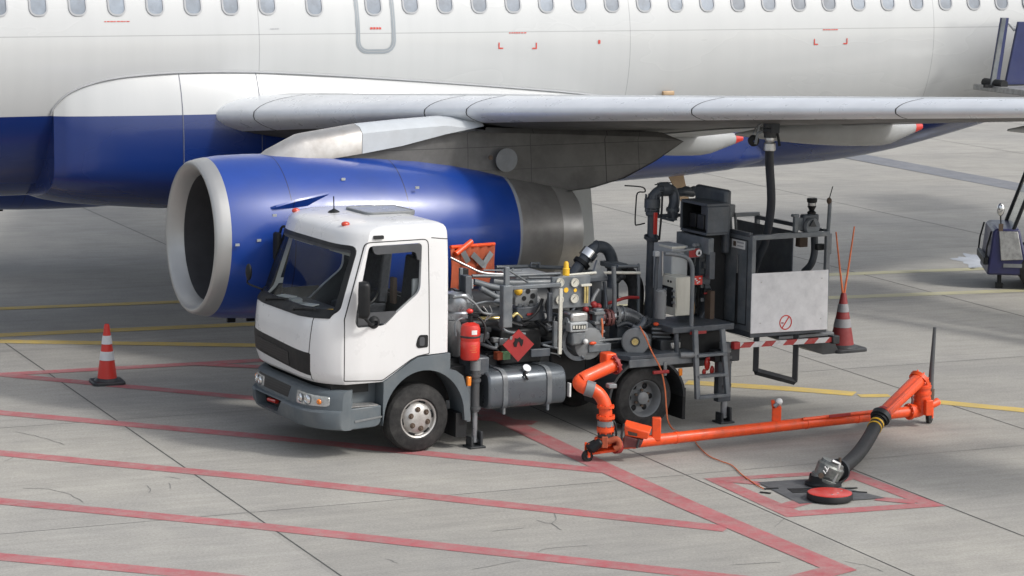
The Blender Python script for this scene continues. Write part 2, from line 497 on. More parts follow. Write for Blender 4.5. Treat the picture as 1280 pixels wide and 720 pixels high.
SUN = V((1.0, -.42, 1.02)).normalized()
w = D.worlds.new('World'); SC.world = w; w.use_nodes = True
nt = w.node_tree; bg = nt.nodes['Background']
sky = nt.nodes.new('ShaderNodeTexSky'); sky.sky_type = 'NISHITA'; sky.sun_disc = False
sky.sun_elevation = math.asin(SUN.z); sky.sun_rotation = atan2(SUN.x, SUN.y)
sky.air_density = 1.0; sky.dust_density = 3.0; sky.ozone_density = 1.0
hs_ = nt.nodes.new('ShaderNodeHueSaturation'); hs_.inputs['Saturation'].default_value = .4      # hazy, nearly white sky
nt.links.new(sky.outputs[0], hs_.inputs['Color']); nt.links.new(hs_.outputs[0], bg.inputs[0]); bg.inputs[1].default_value = .15
sl = D.lights.new('sun', 'SUN'); sl.energy = 1.25; sl.angle = radians(6.0); sl.color = (1, .972, .93)
so = D.objects.new('sun', sl); COL.objects.link(so); so.rotation_euler = SUN.to_track_quat('Z', 'Y').to_euler(); so.location = SUN * 60
SC.view_settings.view_transform = 'Standard'; SC.view_settings.look = 'None'; SC.view_settings.exposure = 0.52; SC.view_settings.gamma = 1
SC.view_settings.use_curve_mapping = False

# ------------------------------------------------------------------ ground
JA = 1.9953
JD = V((cos(JA), sin(JA), 0)); JN = V((JD.y, -JD.x, 0))


def concrete(nt, co):
    sl = mapping(nt, co, rot=(0, 0, radians(-24.32)))
    off = _n(nt, 'ShaderNodeVectorMath', operation='ADD'); off.inputs[1].default_value = (-3.17, -24.78 + 25, 0); nt.links.new(sl, off.inputs[0])
    sc = _n(nt, 'ShaderNodeVectorMath', operation='MULTIPLY'); sc.inputs[1].default_value = (1 / 5.06, 1 / 5.0, 0); nt.links.new(off.outputs[0], sc.inputs[0])
    fl = _n(nt, 'ShaderNodeVectorMath', operation='FLOOR'); nt.links.new(sc.outputs[0], fl.inputs[0])
    wn = _n(nt, 'ShaderNodeTexWhiteNoise', noise_dimensions='3D'); nt.links.new(fl.outputs[0], wn.inputs['Vector'])
    big = noise(nt, co, .16, 5, .55); mid = noise(nt, co, 1.1, 8, .7); fine = noise(nt, co, 34, 4, .8)
    brush = noise(nt, mapping(nt, sl, (.35, 3.0, 1)), 2.2, 6, .65)
    spk = noise(nt, co, 75, 2, .6)
    c = mixc(nt, ramp(nt, mid, .32, .72), (.385, .369, .328), (.300, .288, .262))
    c = mixc(nt, ramp(nt, big, .40, .70, 0, .45), c, (.235, .235, .232))
    c = mixc(nt, 1.0, c, ramp(nt, wn.outputs[0], 0, 1, .93, 1.06), 'MULTIPLY')
    c = mixc(nt, 1.0, c, ramp(nt, brush, .3, .7, .90, 1.08), 'MULTIPLY')
    c = mixc(nt, 1.0, c, ramp(nt, fine, .3, .7, .80, 1.18), 'MULTIPLY')
    c = mixc(nt, ramp(nt, spk, .62, .74, 0, .5), c, (.10, .10, .10))
    st = noise(nt, mapping(nt, co, (.6, 1.6, 1), (0, 0, radians(20))), .55, 7, .72)
    c = mixc(nt, ramp(nt, st, .56, .76, 0, .36), c, (.15, .15, .148))
    return c, fine


m, gt, b, co_ = new_mat('concrete_apron')
c, fine = concrete(gt, co_)
gt.links.new(c, b.inputs['Base Color']); b.inputs['Roughness'].default_value = .82; b.inputs['Specular IOR Level'].default_value = .25
bp = _n(gt, 'ShaderNodeBump'); bp.inputs['Strength'].default_value = .25; bp.inputs['Distance'].default_value = .004
gt.links.new(fine, bp.inputs['Height']); gt.links.new(bp.outputs[0], b.inputs['Normal'])
M['ground'] = m


def paint_mat(name, col, wear=.45):
    m, nt, b, co = new_mat(name)
    c, fi = concrete(nt, co)
    n1 = noise(nt, co, 5.0, 8, .75); n2 = noise(nt, co, 1.2, 3)
    paint = mixc(nt, 1.0, col, ramp(nt, n2, .3, .7, .85, 1.15), 'MULTIPLY')
    f = mth(nt, 'MAXIMUM', ramp(nt, n1, .36, .72, .08, wear), ramp(nt, noise(nt, co, 40, 3), .58, .72, 0, .5))
    nt.links.new(mixc(nt, f, paint, c), b.inputs['Base Color']); b.inputs['Roughness'].default_value = .7
    return m


M['red_line'] = paint_mat('red_line_paint', (.40, .082, .095), .65)
M['yellow_line'] = paint_mat('yellow_line_paint', (.62, .43, .07), .55)
M['pale_line'] = paint_mat('pale_yellow_paint', (.45, .42, .24), .6)
M['band'] = paint_mat('dark_band_paint', (.13, .14, .165), .5)
M['joint'] = mat('joint_sealant', (.07, .068, .064), .8, var=.3)
M['joint_faint'] = mat('joint_faint', (.19, .185, .175), .85, var=.3)
M['patch'] = mat('pit_plate', (.085, .088, .092), .6, var=.2, scale=5, dirt=(.17, .17, .165), dirt_amt=.5, dscale=4)
M['spill'] = mat('white_spill', (.44, .46, .49), .5, var=.2, scale=3)


def structure(o): o['kind'] = 'structure'; return o


g = MB(); g.add([(-1500, -300, 0), (1500, -300, 0), (1500, 2500, 0), (-1500, 2500, 0)], [(0, 1, 2, 3)])
structure(g.build('ground', M['ground']))


def strip(mb, pts, wd, z):
    """flat ribbon along ground points with mitred corners"""
    pts = [V((p[0], p[1], 0)) for p in pts]; L = []; R = []
    for i, p in enumerate(pts):
        d0 = (p - pts[i - 1]).normalized() if i else (pts[1] - p).normalized()
        d1 = (pts[i + 1] - p).normalized() if i < len(pts) - 1 else d0
        n0 = V((-d0.y, d0.x, 0)); n1 = V((-d1.y, d1.x, 0)); m_ = (n0 + n1).normalized()
        k = wd / 2 / max(.3, m_.dot(n0)); L.append(p + m_ * k); R.append(p - m_ * k)
    vs = [V((q.x, q.y, z)) for q in L + R]; n = len(pts)
    mb.add(vs, [(n + i, n + i + 1, i + 1, i) for i in range(n - 1)])


RED = [([(-9, 34.2), (-6.63, 33.33), (-3.3, 32.06), (-1.15, 31.27), (.3, 30.75)], .27, 0), ([(-9, 32.35), (-6.63, 33.33), (-3.44, 34.64), (-1.2, 35.6)], .27, 1), ([(-4.3, 34.32), (-2.32, 34.0), (0, 33.6)], .25, 2),
       ([(-9, 32.0), (-6.15, 30.87), (-2.95, 29.76), (-1.04, 28.99), (1.05, 28.2)], .29, 0), ([(-9, 29.9), (-5.71, 28.62), (-2.74, 27.6), (1.82, 25.77), (2.2, 25.62)], .30, 0),
       ([(-9, 27.7), (-5.26, 26.32), (-2.52, 25.44), (1.7, 23.86), (2.75, 23.48)], .30, 0), ([(-9, 25.6), (-4.82, 24.07), (-2.77, 23.5), (-1, 22.9)], .30, 0),
       ([(-.4, 31.6), (.12, 30.46), (1.15, 28.16), (1.88, 26.6), (3.14, 24.1), (2.2, 23.2), (1.2, 22.2)], .33, 1)]
mb = MB()
for pts, wd, lv in RED: strip(mb, pts, wd * .86, .004 + .0015 * lv)
structure(mb.build('red_marking', M['red_line']))
mb = MB()
strip(mb, [(-12, 34.53), (-7.22, 36.33), (-3.73, 37.63), (3.0, 40.15)], .30, .004)
strip(mb, [(-12, 35.8), (-7.12, 35.81), (-3.55, 35.82), (-.5, 35.85)], .28, .0055)
strip(mb, [(-13, 36.75), (-7.68, 38.64), (-4.92, 39.62), (-2, 40.6)], .26, .0055)
strip(mb, [(2.3, 33.55), (3.6, 33.22), (4.42, 32.94)], .30, .004); strip(mb, [(4.46, 32.80), (4.86, 32.86)], .2, .004)
strip(mb, [(5.3, 32.53), (6.42, 32.03), (9, 30.9)], .27, .004)
structure(mb.build('yellow_marking', M['yellow_line']))
mb = MB()
strip(mb, [(2.5, 42.5), (5.47, 43.62), (8.14, 44.58), (13, 46.4)], .30, .004)
strip(mb, [(1.0, 39.6), (5.16, 41.05), (8.36, 42.14), (13, 43.75)], .30, .004)
structure(mb.build('pale_marking', M['pale_line']))
mb = MB()
strip(mb, [(4.5, 72.6), (7.93, 64.91), (11.28, 57.4), (14, 51.3)], .95, .004)
structure(mb.build('dark_marking', M['band']))


def nj(n, j): return JN * n + JD * j


mb = MB(); mb2 = MB()
rnd = random.Random(3)
for k in range(-6, 9):
    n0 = 8.3 + 5.03 * k
    strip(mb, [nj(n0, 5), nj(n0, 95)], .018 if k in (0, 1, 2) else .024, .002)
strip(mb, [nj(15.22, 5), nj(15.22, 24.4)], .02, .0025)
for k in range(-4, 14):
    j0 = 24.78 + 5.0 * k
    strip(mb2, [nj(-22, j0), nj(50, j0)], .010 if k == 0 else .012, .003)
structure(mb2.build('faint_slab_joint', M['joint_faint']))
structure(mb.build('slab_joint', M['joint']))
# hairline cracks and scuffs near the camera
cr_ = [[(20, 540), (45, 545), (62, 550), (80, 556)], [(5, 577), (20, 570)], [(30, 610), (60, 612), (88, 618), (104, 628)], [(184, 607), (188, 612), (186, 616)], [(205, 596), (226, 599)],
       [(615, 664), (655, 660)], [(670, 651), (690, 655), (702, 663)], [(690, 640), (696, 648), (690, 655)], [(672, 690), (690, 685), (735, 682)], [(590, 712), (650, 701)], [(484, 699), (497, 704)], [(1056, 702), (1080, 706), (1104, 715)], [(970, 658), (980, 649)],
       [(915, 706), (975, 703)], [(212, 604), (213, 611)]]
mb = MB()
for c_ in cr_:
    pts = [gp(*p) for p in c_]; q = []
    for i in range(len(pts) - 1):
        for t in (0, .33, .66): q.append(pts[i].lerp(pts[i + 1], t) + V((rnd.uniform(-.012, .012), rnd.uniform(-.02, .02), 0)))
    q.append(pts[-1]); strip(mb, q, .009, .0035)
structure(mb.build('ground_crack', M['joint_faint']))

# hydrant pit: red frame, crossing strokes, steel plate
mb = MB(); q = [nj(13.43, 24.54), nj(15.16, 24.36), nj(15.21, 22.5), nj(13.38, 22.66)]; qi = [nj(13.62, 24.36), nj(14.95, 24.22), nj(15.0, 22.7), nj(13.64, 22.86)]
mb.add([(p.x, p.y, .004) for p in q + qi], [(i, (i + 1) % 4, 4 + (i + 1) % 4, 4 + i) for i in range(4)])
strip(mb, [nj(13.60, 22.90).lerp(nj(13.6, 24.3), .12), nj(14.0, 23.25)], .22, .0055)
strip(mb, [nj(14.97, 24.2).lerp(nj(15, 22.7), .1), nj(14.66, 23.9)], .20, .0055)
strip(mb, [nj(15.0, 22.75), nj(14.7, 23.05)], .18, .0055)
strip(mb, [nj(13.63, 24.35), nj(13.9, 24.1)], .16, .0055)
structure(mb.build('red_pit_marking', M['red_line']))
mb = MB(); pl = [nj(13.88, 24.16), nj(14.50, 24.10), nj(14.80, 23.02), nj(13.80, 23.12)]
mb.add([(p.x, p.y, .008) for p in pl], [(0, 1, 2, 3)])
structure(mb.build('pit_plate', M['patch']))
mb = MB(); h0 = nj(14.2, 23.55)
for dx, dy, ln, an in ((-.42, .12, .16, .3), (-.5, -.08, .12, -.4), (.45, .2, .14, .2), (.52, .02, .16, -.2)):
    mb.box((h0.x + dx, h0.y + dy, .011), (ln, .035, .006), an)
mb.box((h0.x - .05, h0.y + .06, .010), (.36, .2, .005), .2)
structure(mb.build('pit_slot', M['black']))
mb = MB(); c0 = gp(1222, 327)
pts = [(c0.x + .34 * (1 + .22 * sin(5 * a) + .16 * sin(11 * a + 1)) * cos(a), c0.y + .85 * (1 + .22 * sin(5 * a) + .16 * sin(11 * a + 1)) * sin(a), .004) for a in [2 * pi * k / 48 for k in range(48)]]
mb.add(pts + [(c0.x, c0.y, .004)], [(k, (k + 1) % 48, 48) for k in range(48)])
structure(mb.build('white_spill', M['spill']))
# ================================================================== AIRCRAFT
air = thing('passenger_aircraft', 'white and blue twin-engine passenger jet parked across the background', 'airplane', (AC.o.x, AC.o.y, 0), AC.rot)
FT = [(9.75, 3.62, .02, .02), (9.6, 3.62, .24, .24), (9.2, 3.66, .52, .5), (8.4, 3.75, .92, .92), (7.2, 3.90, 1.38, 1.45), (5.6, 4.05, 1.8, 1.9), (3.6, 4.1, 1.97, 2.06), (2.5, 4.1, 1.975, 2.07),
      (-12.2, 4.1, 1.975, 2.07), (-14, 4.15, 1.97, 2.02), (-16, 4.36, 1.93, 1.81), (-18, 4.6, 1.8, 1.55), (-21, 4.98, 1.45, 1.13), (-24, 5.3, 1.0, .72), (-27.2, 5.6, .4, .3), (-27.6, 5.62, .05, .05)]


def fus(x):
    for a, b in zip(FT, FT[1:]):
        if b[0] <= x <= a[0]:
            t = (a[0] - x) / (a[0] - b[0]); return [a[i] + (b[i] - a[i]) * t for i in (1, 2, 3)]
    return FT[-1][1:]


def fs(x, z, off=0.):
    zc, ry, rz = fus(x); s = max(-1, min(1, (z - zc) / rz)); y = ry * sqrt(1 - s * s)
    n = V((0, y / ry ** 2, (z - zc) / rz ** 2)).normalized()
    return V((x, y, z)) + n * off


xs = []
for a, b in zip(FT, FT[1:]):
    k = max(1, int((a[0] - b[0]) / .5)); xs += [a[0] + (b[0] - a[0]) * i / k for i in range(k)]
xs.append(FT[-1][0])
# smooth the stations so that the taper has no kinks
def fsm(x):
    acc = [0, 0, 0]
    for d in (-.8, -.4, 0, .4, .8):
        q = fus(min(9.74, max(-27.6, x + (d if -26 < x < 8 else 0))))
        for i in range(3): acc[i] += q[i] / 5
    return acc
loops = []
for x in xs:
    zc, ry, rz = fsm(x); loops.append([(x, ry * cos(2 * pi * k / 96), zc + rz * sin(2 * pi * k / 96)) for k in range(96)])
MB().loft(loops).build('fuselage', M['fuselage'], air, sharp=60)

# cabin windows (port side), one at a time
wx = [-.533 * i for i in range(7)] + [-3.885, -4.767] + [-.533 * i for i in range(10, 29)]
for k, x in enumerate([.533, 1.066, 1.6] + wx + [-.533 * i for i in range(29, 33)]):
    big = abs(x + 3.885) < .01 or abs(x + 4.767) < .01
    z0 = 4.715 - (0.02 if big else 0)
    z0 += .055; out = rrect(x - .128, x + .128, z0 - .178, z0 + .178, .105, 5); inn = inset(out, .024)
    f = MB(); n = len(out)
    f.add([fs(p, q, .012) for p, q in out] + [fs(p, q, .014) for p, q in inn] + [fs(p, q, -.02) for p, q in inn] + [fs(p, q, -.01) for p, q in out],
          [(i, (i + 1) % n, n + (i + 1) % n, n + i) for i in range(n)] + [(n + i, n + (i + 1) % n, 2 * n + (i + 1) % n, 2 * n + i) for i in range(n)] + [(3 * n + i, 3 * n + (i + 1) % n, (i + 1) % n, i) for i in range(n)])
    fo = f.build('window', M['frame_grey'], air)
    p = MB(); p.add([fs(a, b, .004) for a, b in inn] + [fs(x, z0, .004)], [(i, (i + 1) % n, n) for i in range(n)])
    p.build('pane', M['pane'], fo)


def surf_ring(outer, inner, off, name, m, parent):
    n = len(outer); b = MB()
    b.add([fs(p, q, off) for p, q in outer] + [fs(p, q, off) for p, q in inner], [(i, (i + 1) % n, n + (i + 1) % n, n + i) for i in range(n)])
    return b.build(name, m, parent)


def surf_poly(poly, off):
    return MB().add([fs(p, q, off) for p, q in poly], [tuple(range(len(poly)))])


def dense(poly, k=6):
    out = []
    for i in range(len(poly)):
        a, b = poly[i], poly[(i + 1) % len(poly)]
        out += [(a[0] + (b[0] - a[0]) * t / k, a[1] + (b[1] - a[1]) * t / k) for t in range(k)]
    return out


o1 = dense(rrect(-5.075, -4.475, 4.05, 5.15, .17, 4), 3); door = surf_ring(o1, inset(o1, .062), .006, 'exit_door_outline', M['door_line'], air)
o2 = inset(o1, .028); surf_ring(o2, inset(o2, .008), .009, 'door_gap', M['frame_grey'], door)
# small red stencils and corner brackets
def stencil(x, z, L, h, m='mark_red', rows=1):
    b = MB(); r = random.Random(int(abs(x) * 97)); cx = x + L / 2
    while cx > x - L / 2:
        wd = r.uniform(.018, .045)
        b.add([fs(cx, z - h / 2, .006), fs(cx - wd, z - h / 2, .006), fs(cx - wd, z + h / 2 * r.uniform(.7, 1), .006), fs(cx, z + h / 2, .006)], [(0, 1, 2, 3)])
        cx -= wd + r.uniform(.006, .014)
    return b.build('stencil_text', M[m], air)


stencil(ap(145, 27).x, ap(145, 27).z, .31, .013); stencil(-4.76, 4.40, .14, .03); stencil(ap(646, 41).x, ap(646, 41).z, .26, .014); stencil(ap(1037, 37).x, ap(1037, 37).z, .26, .014)
stencil(ap(342, 36).x, ap(342, 36).z, .10, .012, 'frame_grey')
for u0, v0, u1, v1 in ((622, 61, 670, 61), (1016, 56, 1058, 55)):
    for u, v, s in ((u0, v0, 1), (u1, v1, -1)):
        p = ap(u, v); x, z = p.x, p.z; t, L, h = .018, .075, .09
        surf_poly([(x, z), (x - s * L, z), (x - s * L, z + t), (x - s * t, z + t), (x - s * t, z + h), (x, z + h)], .006).build('corner_bracket', M['mark_red'], air)
p = ap(748, 52); surf_poly([(p.x - .018, p.z - .03), (p.x + .018, p.z - .03), (p.x + .018, p.z + .025), (p.x - .018, p.z + .025)], .006).build('stencil_patch', M['mark_red'], air)
# lap-joint panel outlines on the side
for ring in ([(-8.82, 4.33), (-8.82, 3.2)],):
    pass

# wing-to-body fairing
FA = [(-.20, 3.38, 1.865, 2.08), (-.36, 3.55, 1.95, 2.02), (-.65, 3.68, 2.03, 1.96), (-1.1, 3.77, 2.10, 1.91), (-1.9, 3.82, 2.17, 1.84), (-3.0, 3.81, 2.22, 1.80), (-4.5, 3.72, 2.24, 1.79), (-6.5, 3.56, 2.25, 1.83), (-8.0, 3.42, 2.22, 1.92), (-9.2, 3.26, 2.08, 1.99), (-10.2, 3.1, 1.86, 2.02), (-11.0, 2.92, 1.55, 2.06), (-11.7, 2.7, 1.1, 2.14)]
loops = []
for (x, zi, w_, zb) in [tuple(FA[i][k] + (FA[i + 1][k] - FA[i][k]) * t / 4 for k in range(4)) for i in range(len(FA) - 1) for t in range(4)] + [FA[-1]]:
    zc, ry, rz = fus(x); yf = ry * sqrt(max(.01, 1 - ((zi - zc) / rz) ** 2)); mid = zb + .42 * (zi - zb)
    k = max(.02, 1 - (min(yf, w_ * .995) / w_) ** 2.6); h = (zi - mid) / k ** (1 / 2.6)
    lp = []
    for j in range(72):
        a = 2 * pi * j / 72; ca, sa = cos(a), sin(a)
        yy = w_ * (abs(ca) ** (2 / 2.6)) * (1 if ca >= 0 else -1); hh = h if sa >= 0 else (mid - zb)
        lp.append((x, yy, mid + hh * (abs(sa) ** (2 / 2.6)) * (1 if sa >= 0 else -1)))
    loops.append(lp)
fair_o = MB().loft(loops).build('belly_fairing', M['fuselage'], air, sharp=60)
for lp in loops:                       # butt joints across the fairing
    if min(abs(lp[0][0] + 1.9), abs(lp[0][0] + 3.0)) < .001:
        arc = [p for p in lp if p[1] > 1.0]; arc = sorted(arc, key=lambda p: p[2]); N_ = len(arc)
        MB().grid([[(p[0] + d, p[1] + .005, p[2]) for p in arc] for d in (-.005, .005)]).build('butt_joint', M['joint_tape'], fair_o)
# dark sealed edge where the fairing meets the skin, and one butt joint
pts = [fs(x, zi, .012) for x, zi in [(-.17, 3.30)] + [(a[0], a[1] + .012) for a in FA[:10]]]
MB().tube(smooth_pts(pts, 5), .014, 6).build('fairing_seal', M['frame_grey'], air)


def wing_pt(y):
    xl = -2.42 - .51 * (y - 2.24); zl = 3.235 + .087 * (y - 2.24) - .014 * max(0, y - 6.14)
    xt = -8.75 if y < 6.4 else -8.75 - .257 * (y - 6.4)
    t = (y - 2) / 15; c = xl - xt; inc = radians(4.6 - 3.6 * min(1, max(0, t)))
    th = .108 - .012 * min(1, max(0, t * 2)); return xl, zl, c, th, inc


def airfoil(s, th):
    return th / .2 * (.2969 * sqrt(s) - .1260 * s - .3516 * s * s + .2843 * s ** 3 - .1015 * s ** 4)


def wp(y, s, side, off=0.):
    xl, zl, c, th, inc = wing_pt(y); t = airfoil(s, th); cam_ = .018 * (1 - (2 * s - .9) ** 2) if s > 0 else 0
    z = (cam_ * 0.8 + side * (t * (1.05 if side > 0 else .95)) + side * off / c) * c
    x = -s * c + (off if s < .004 else 0)
    return V((xl + x * cos(inc) + z * sin(inc), y, zl + x * sin(inc) + z * cos(inc)))


SS = [0, .003, .009, .02, .035, .055, .08, .12, .18, .26, .36, .48, .6, .72, .84, .94, 1.0]


def make_wing(sg):
    def B(mb, name, m, par=air, **k):
        if sg < 0: mb.mirror_y()
        return mb.build(name, m, par, **k)
    ys = [1.2, 2.24, 3.5, 5, 6.4, 8, 10, 12, 14, 16, 16.8]
    # skin: upper and lower halves; lower is dirtier grey, darkened further for underside shade
    lower = MB(); lower.grid([[wp(y, s, -1) for s in SS] for y in ys]); upper = MB(); upper.grid([[wp(y, s, 1) for s in SS] for y in ys])
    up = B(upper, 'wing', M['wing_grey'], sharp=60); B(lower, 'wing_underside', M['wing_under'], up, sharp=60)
    tip = MB(); a = [wp(16.8, s, 1) for s in SS] + [wp(16.8, s, -1) for s in reversed(SS[1:-1])]
    tip.add(a + [p + V((-.2, .25, .02)) * .6 for p in a], [tuple(range(len(a)))]); B(tip, 'wing_tip', M['wing_grey'], up)
    # slats, one mesh each, with real gaps between them
    for y0, y1 in ((1.6, 2.75), (2.762, 5.35), (5.362, 5.95), (5.962, 8.93), (8.945, 11.33), (11.345, 14.0), (14.015, 16.6)):
        sl_ = MB(); yy = [y0 + (y1 - y0) * k / 6 for k in range(7)]
        su = [.125, .10, .075, .05, .03, .016, .007, .002]; so_ = .008
        rows = []
        for y in yy:
            r = [wp(y, s, 1, so_) for s in su] + [wp(y, 0, 1, so_)] + [wp(y, s, -1, so_) for s in reversed(su[3:])]
            if False:       # rounded inboard end
                q = sqrt(max(0., 1 - ((2.75 - y) / .51) ** 2)); c_ = wp(y, .11, 1) * .35 + wp(y, .07, -1) * .65
                r = [c_.lerp(p, max(.04, q)) for p in r]
            rows.append(r)
        rows2 = [r + [r[-1].lerp(r[0], .5)] for r in rows]
        sl_.grid(rows2, True); n = len(rows2[0]); sl_.f.append(tuple(range(n))); sl_.f.append(tuple((len(rows2) - 1) * n + i for i in range(n)))
        B(sl_, 'slat', M['slat'], up, sharp=50)
        if y0 > 2.7:
            gp_ = MB(); gp_.grid([[wp(y, s, 1, .010) for s in su] + [wp(y, 0, 1, .010)] + [wp(y, s, -1, .010) for s in reversed(su[3:])] for y in (y0 - .013, y0 + .001)])
            B(gp_, 'slat_gap', M['seam'], up, sharp=60)
    # fuselage-side fillet
    # flaps: gap line on the trailing edge
    for y0, y1 in ((2.3, 6.35), (6.42, 13.2)):
        fl = MB(); ri = []
        for k in range(7):
            y = y0 + (y1 - y0) * k / 6; a = wp(y, .80, -1, .006); b_ = wp(y, .995, -1, .006); ri.append([a, a.lerp(b_, .5), b_, b_ + V((0, 0, -.01)), a + V((0, 0, -.012))])
        fl.grid(ri, True); B(fl, 'flap', M['wing_grey'], up)
    # flap-track fairings with red tail tips
    for y, x0, x1, hh, wdt in ((3.95, -6.6, -9.55, .26, .17), (8.0, -7.0, -9.75, .27, .19), (11.6, -8.4, -11.3, .25, .17), (14.4, -9.6, -12.2, .2, .14)):
        zt = wp(y, .9, -1).z
        lp = []
        N = 22
        for k in range(N + 1):
            t = k / N; x = x0 + (x1 - x0) * t; prof = max(.03, (sin(pi * min(1, t * .62 + .02)) if t < .8 else sin(pi * (.8 * .62 + .02)) * (1 - (t - .8) / .2 * .82)))
            zc = wp(y, min(.99, max(.3, (wing_pt(y)[0] - x) / wing_pt(y)[2])), -1).z - .10 + .05 * t
            lp.append([(x, y + wdt * prof * cos(2 * pi * j / 20), zc + hh * prof * .8 * sin(2 * pi * j / 20)) for j in range(20)])
        cut = N - 1
        fa = B(MB().loft(lp[:cut + 1]), 'flap_track_fairing', M['flap_fairing'], up, sharp=50)
        B(MB().loft([[(q[0] - .002, q[1], q[2]) for q in lp[cut]], lp[N]]), 'tail_tip', M['red'], fa, sharp=50)
    return up


port_wing = make_wing(1); make_wing(-1)


def make_engine(sg):
    def B(mb, name, m, par, **k):
        if sg < 0: mb.mirror_y()
        return mb.build(name, m, par, **k)
    Y = 5.75; E0 = V((-.93, Y, 2.12)); ax = V((-1, 0, -.025))
    dd = lambda x: (-.93 - x)
    cowl = [(x, r) for x, r in ((-.93, .962), (-1.1, .985), (-1.4, 1.0), (-1.8, 1.008), (-2.4, 1.003), (-3.0, .985), (-3.6, .945), (-4.1, .885), (-4.5, .815), (-4.87, .735))]
    cw = B(MB().lathe([(dd(x), r) for x, r in cowl], E0, ax, 72), 'nacelle', M['cowl_blue'], air, sharp=50)
    B(MB().lathe([(dd(x), r) for x, r in ((-.93, .762), (-.86, .785), (-.79, .828), (-.745, .87), (-.74, .90), (-.77, .925), (-.84, .945), (-.93, .962))], E0, ax, 72), 'inlet_lip', M['lip'], cw, sharp=60)
    B(MB().lathe([(dd(x), r) for x, r in ((-.93, .762), (-1.2, .765), (-1.5, .785), (-2.35, .82))], E0, ax, 60), 'inlet_duct', M['duct'], cw, sharp=60)
    B(MB().lathe([(dd(-2.0), .80), (dd(-2.01), .02)], E0, ax, 48), 'fan_case', M['black'], cw)
    fan = MB(); c = E0 + ax * dd(-1.75)
    for k in range(22):
        a = 2 * pi * k / 22
        def rp(r, an, x): return V((x, Y + r * cos(an), c.z + r * sin(an)))
        fan.add([rp(.24, a, c.x + .05), rp(.24, a + .16, c.x - .08), rp(.8, a + .20, c.x - .05), rp(.8, a - .02, c.x + .02)], [(0, 1, 2, 3)])
    fn = B(fan, 'fan', M['fan'], cw)
    B(MB().lathe([(0, .0), (.06, .07), (.2, .16), (.36, .24), (.45, .25)], c + V((.42, 0, .01)), ax, 30), 'spinner', M['fan'], fn, sharp=60)
    B(MB().lathe([(dd(x), r) for x, r in ((-4.87, .728), (-5.1, .695), (-5.35, .65), (-5.5, .62))], E0, ax, 64), 'thrust_reverser_ring', M['titanium'], cw, sharp=60)
    B(MB().lathe([(dd(x), r) for x, r in ((-5.5, .622), (-5.65, .59), (-5.82, .555), (-5.82, .535), (-5.4, .5), (-5.0, .45))], E0, ax, 64), 'exhaust_nozzle', M['nozzle'], cw, sharp=50)
    B(MB().lathe([(dd(-5.1), .30), (dd(-5.6), .24), (dd(-6.05), .03)], E0, ax, 32), 'exhaust_cone', M['titanium'], cw, sharp=60)
    # strake on the outboard shoulder
    def nac(u, v, up_=0.):
        y = 6.4
        for _ in range(30):
            q = ap(u, v, y); zc = 2.12 + .025 * (q.x + .93); y = Y + sqrt(max(.01, (.995 + up_) ** 2 - (q.z - zc) ** 2))
        return ap(u, v, y)
    a = [nac(333, 260.5, -.03), nac(390, 258, -.03), nac(411, 240, .02), nac(372, 249, .10), nac(345, 256.5, .06)]
    B(MB().plate(a, .025, (0, .45, -.9)), 'strake', M['cowl_blue'], cw)
    # drain mast and latch fairings under the cowl
    for x in (-1.25, -1.5): B(MB().box((x, Y + .05, 1.10), (.10, .04, .07)), 'drain_mast', M['black'], cw)
    for u, v in ((292, 305), (319, 300), (341, 271), (437, 204), (525, 229)):
        st = MB()
        q = ap(u, v, 6.62); r_ = V((0, q.y - Y, q.z - 2.1)).normalized() * 1.004; q = V((q.x, Y + r_.y, 2.1 + r_.z)); st.box(q, (.05, .012, .03))
        B(st, 'placard', M['cabinet'], cw)
    # pylon
    prof = [(-1.55, 3.03), (-1.75, 3.16), (-2.14, 3.33), (-2.87, 3.43), (-3.5, 3.47), (-4.0, 3.50), (-4.5, 3.45), (-7.2, 3.30), (-7.55, 3.10), (-7.1, 2.86), (-6.6, 2.66), (-6.1, 2.56), (-5.4, 2.50), (-4.6, 2.62), (-3.6, 2.86), (-2.6, 2.94), (-1.7, 2.96)]
    py = MB(); N = len(prof)
    def hw(x, z): return (.03 + .23 * min(1, max(0, (-1.5 - x) / 1.2)) ** .6) * (1 if x > -6 else max(.12, 1 - (-6 - x) / 1.7))
    rings = []
    for k, f_ in ((0, .72), (1, 1.0), (2, 1.0), (3, .72)):
        sgn = (-1, -1, 1, 1)[k]
        rings.append([(x, Y + sgn * hw(x, z) * (1 if f_ == 1 else .8), z - ((.13 if f_ == 1 else .07) if j < 8 else 0)) for j, (x, z) in enumerate(prof)])
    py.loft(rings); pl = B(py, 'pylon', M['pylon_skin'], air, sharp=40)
    # bright leading cover of the pylon
    cv = MB(); tops = [(-1.50, 3.0, .05), (-1.75, 3.165, .16), (-2.14, 3.335, .235), (-2.87, 3.437, .265), (-3.4, 3.475, .27), (-4.0, 3.507, .27)]
    tops.append((-4.55, 3.44, .26)); lows = [2.97, 2.985, 3.0, 3.10, 3.18, 3.31, 3.40]
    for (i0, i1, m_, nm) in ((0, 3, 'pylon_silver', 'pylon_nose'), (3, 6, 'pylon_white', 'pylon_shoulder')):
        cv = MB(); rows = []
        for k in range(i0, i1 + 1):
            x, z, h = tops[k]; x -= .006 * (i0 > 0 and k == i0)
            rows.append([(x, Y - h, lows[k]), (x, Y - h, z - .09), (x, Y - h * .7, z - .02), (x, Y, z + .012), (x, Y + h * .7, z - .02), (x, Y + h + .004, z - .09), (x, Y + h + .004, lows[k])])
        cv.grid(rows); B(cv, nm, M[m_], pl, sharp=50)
    B(MB().cyl(ap(633, 200, 6.02), ap(633, 200, 6.02) + V((0, .012, 0)), .15, 28), 'access_cover', M['mid_grey'], pl)
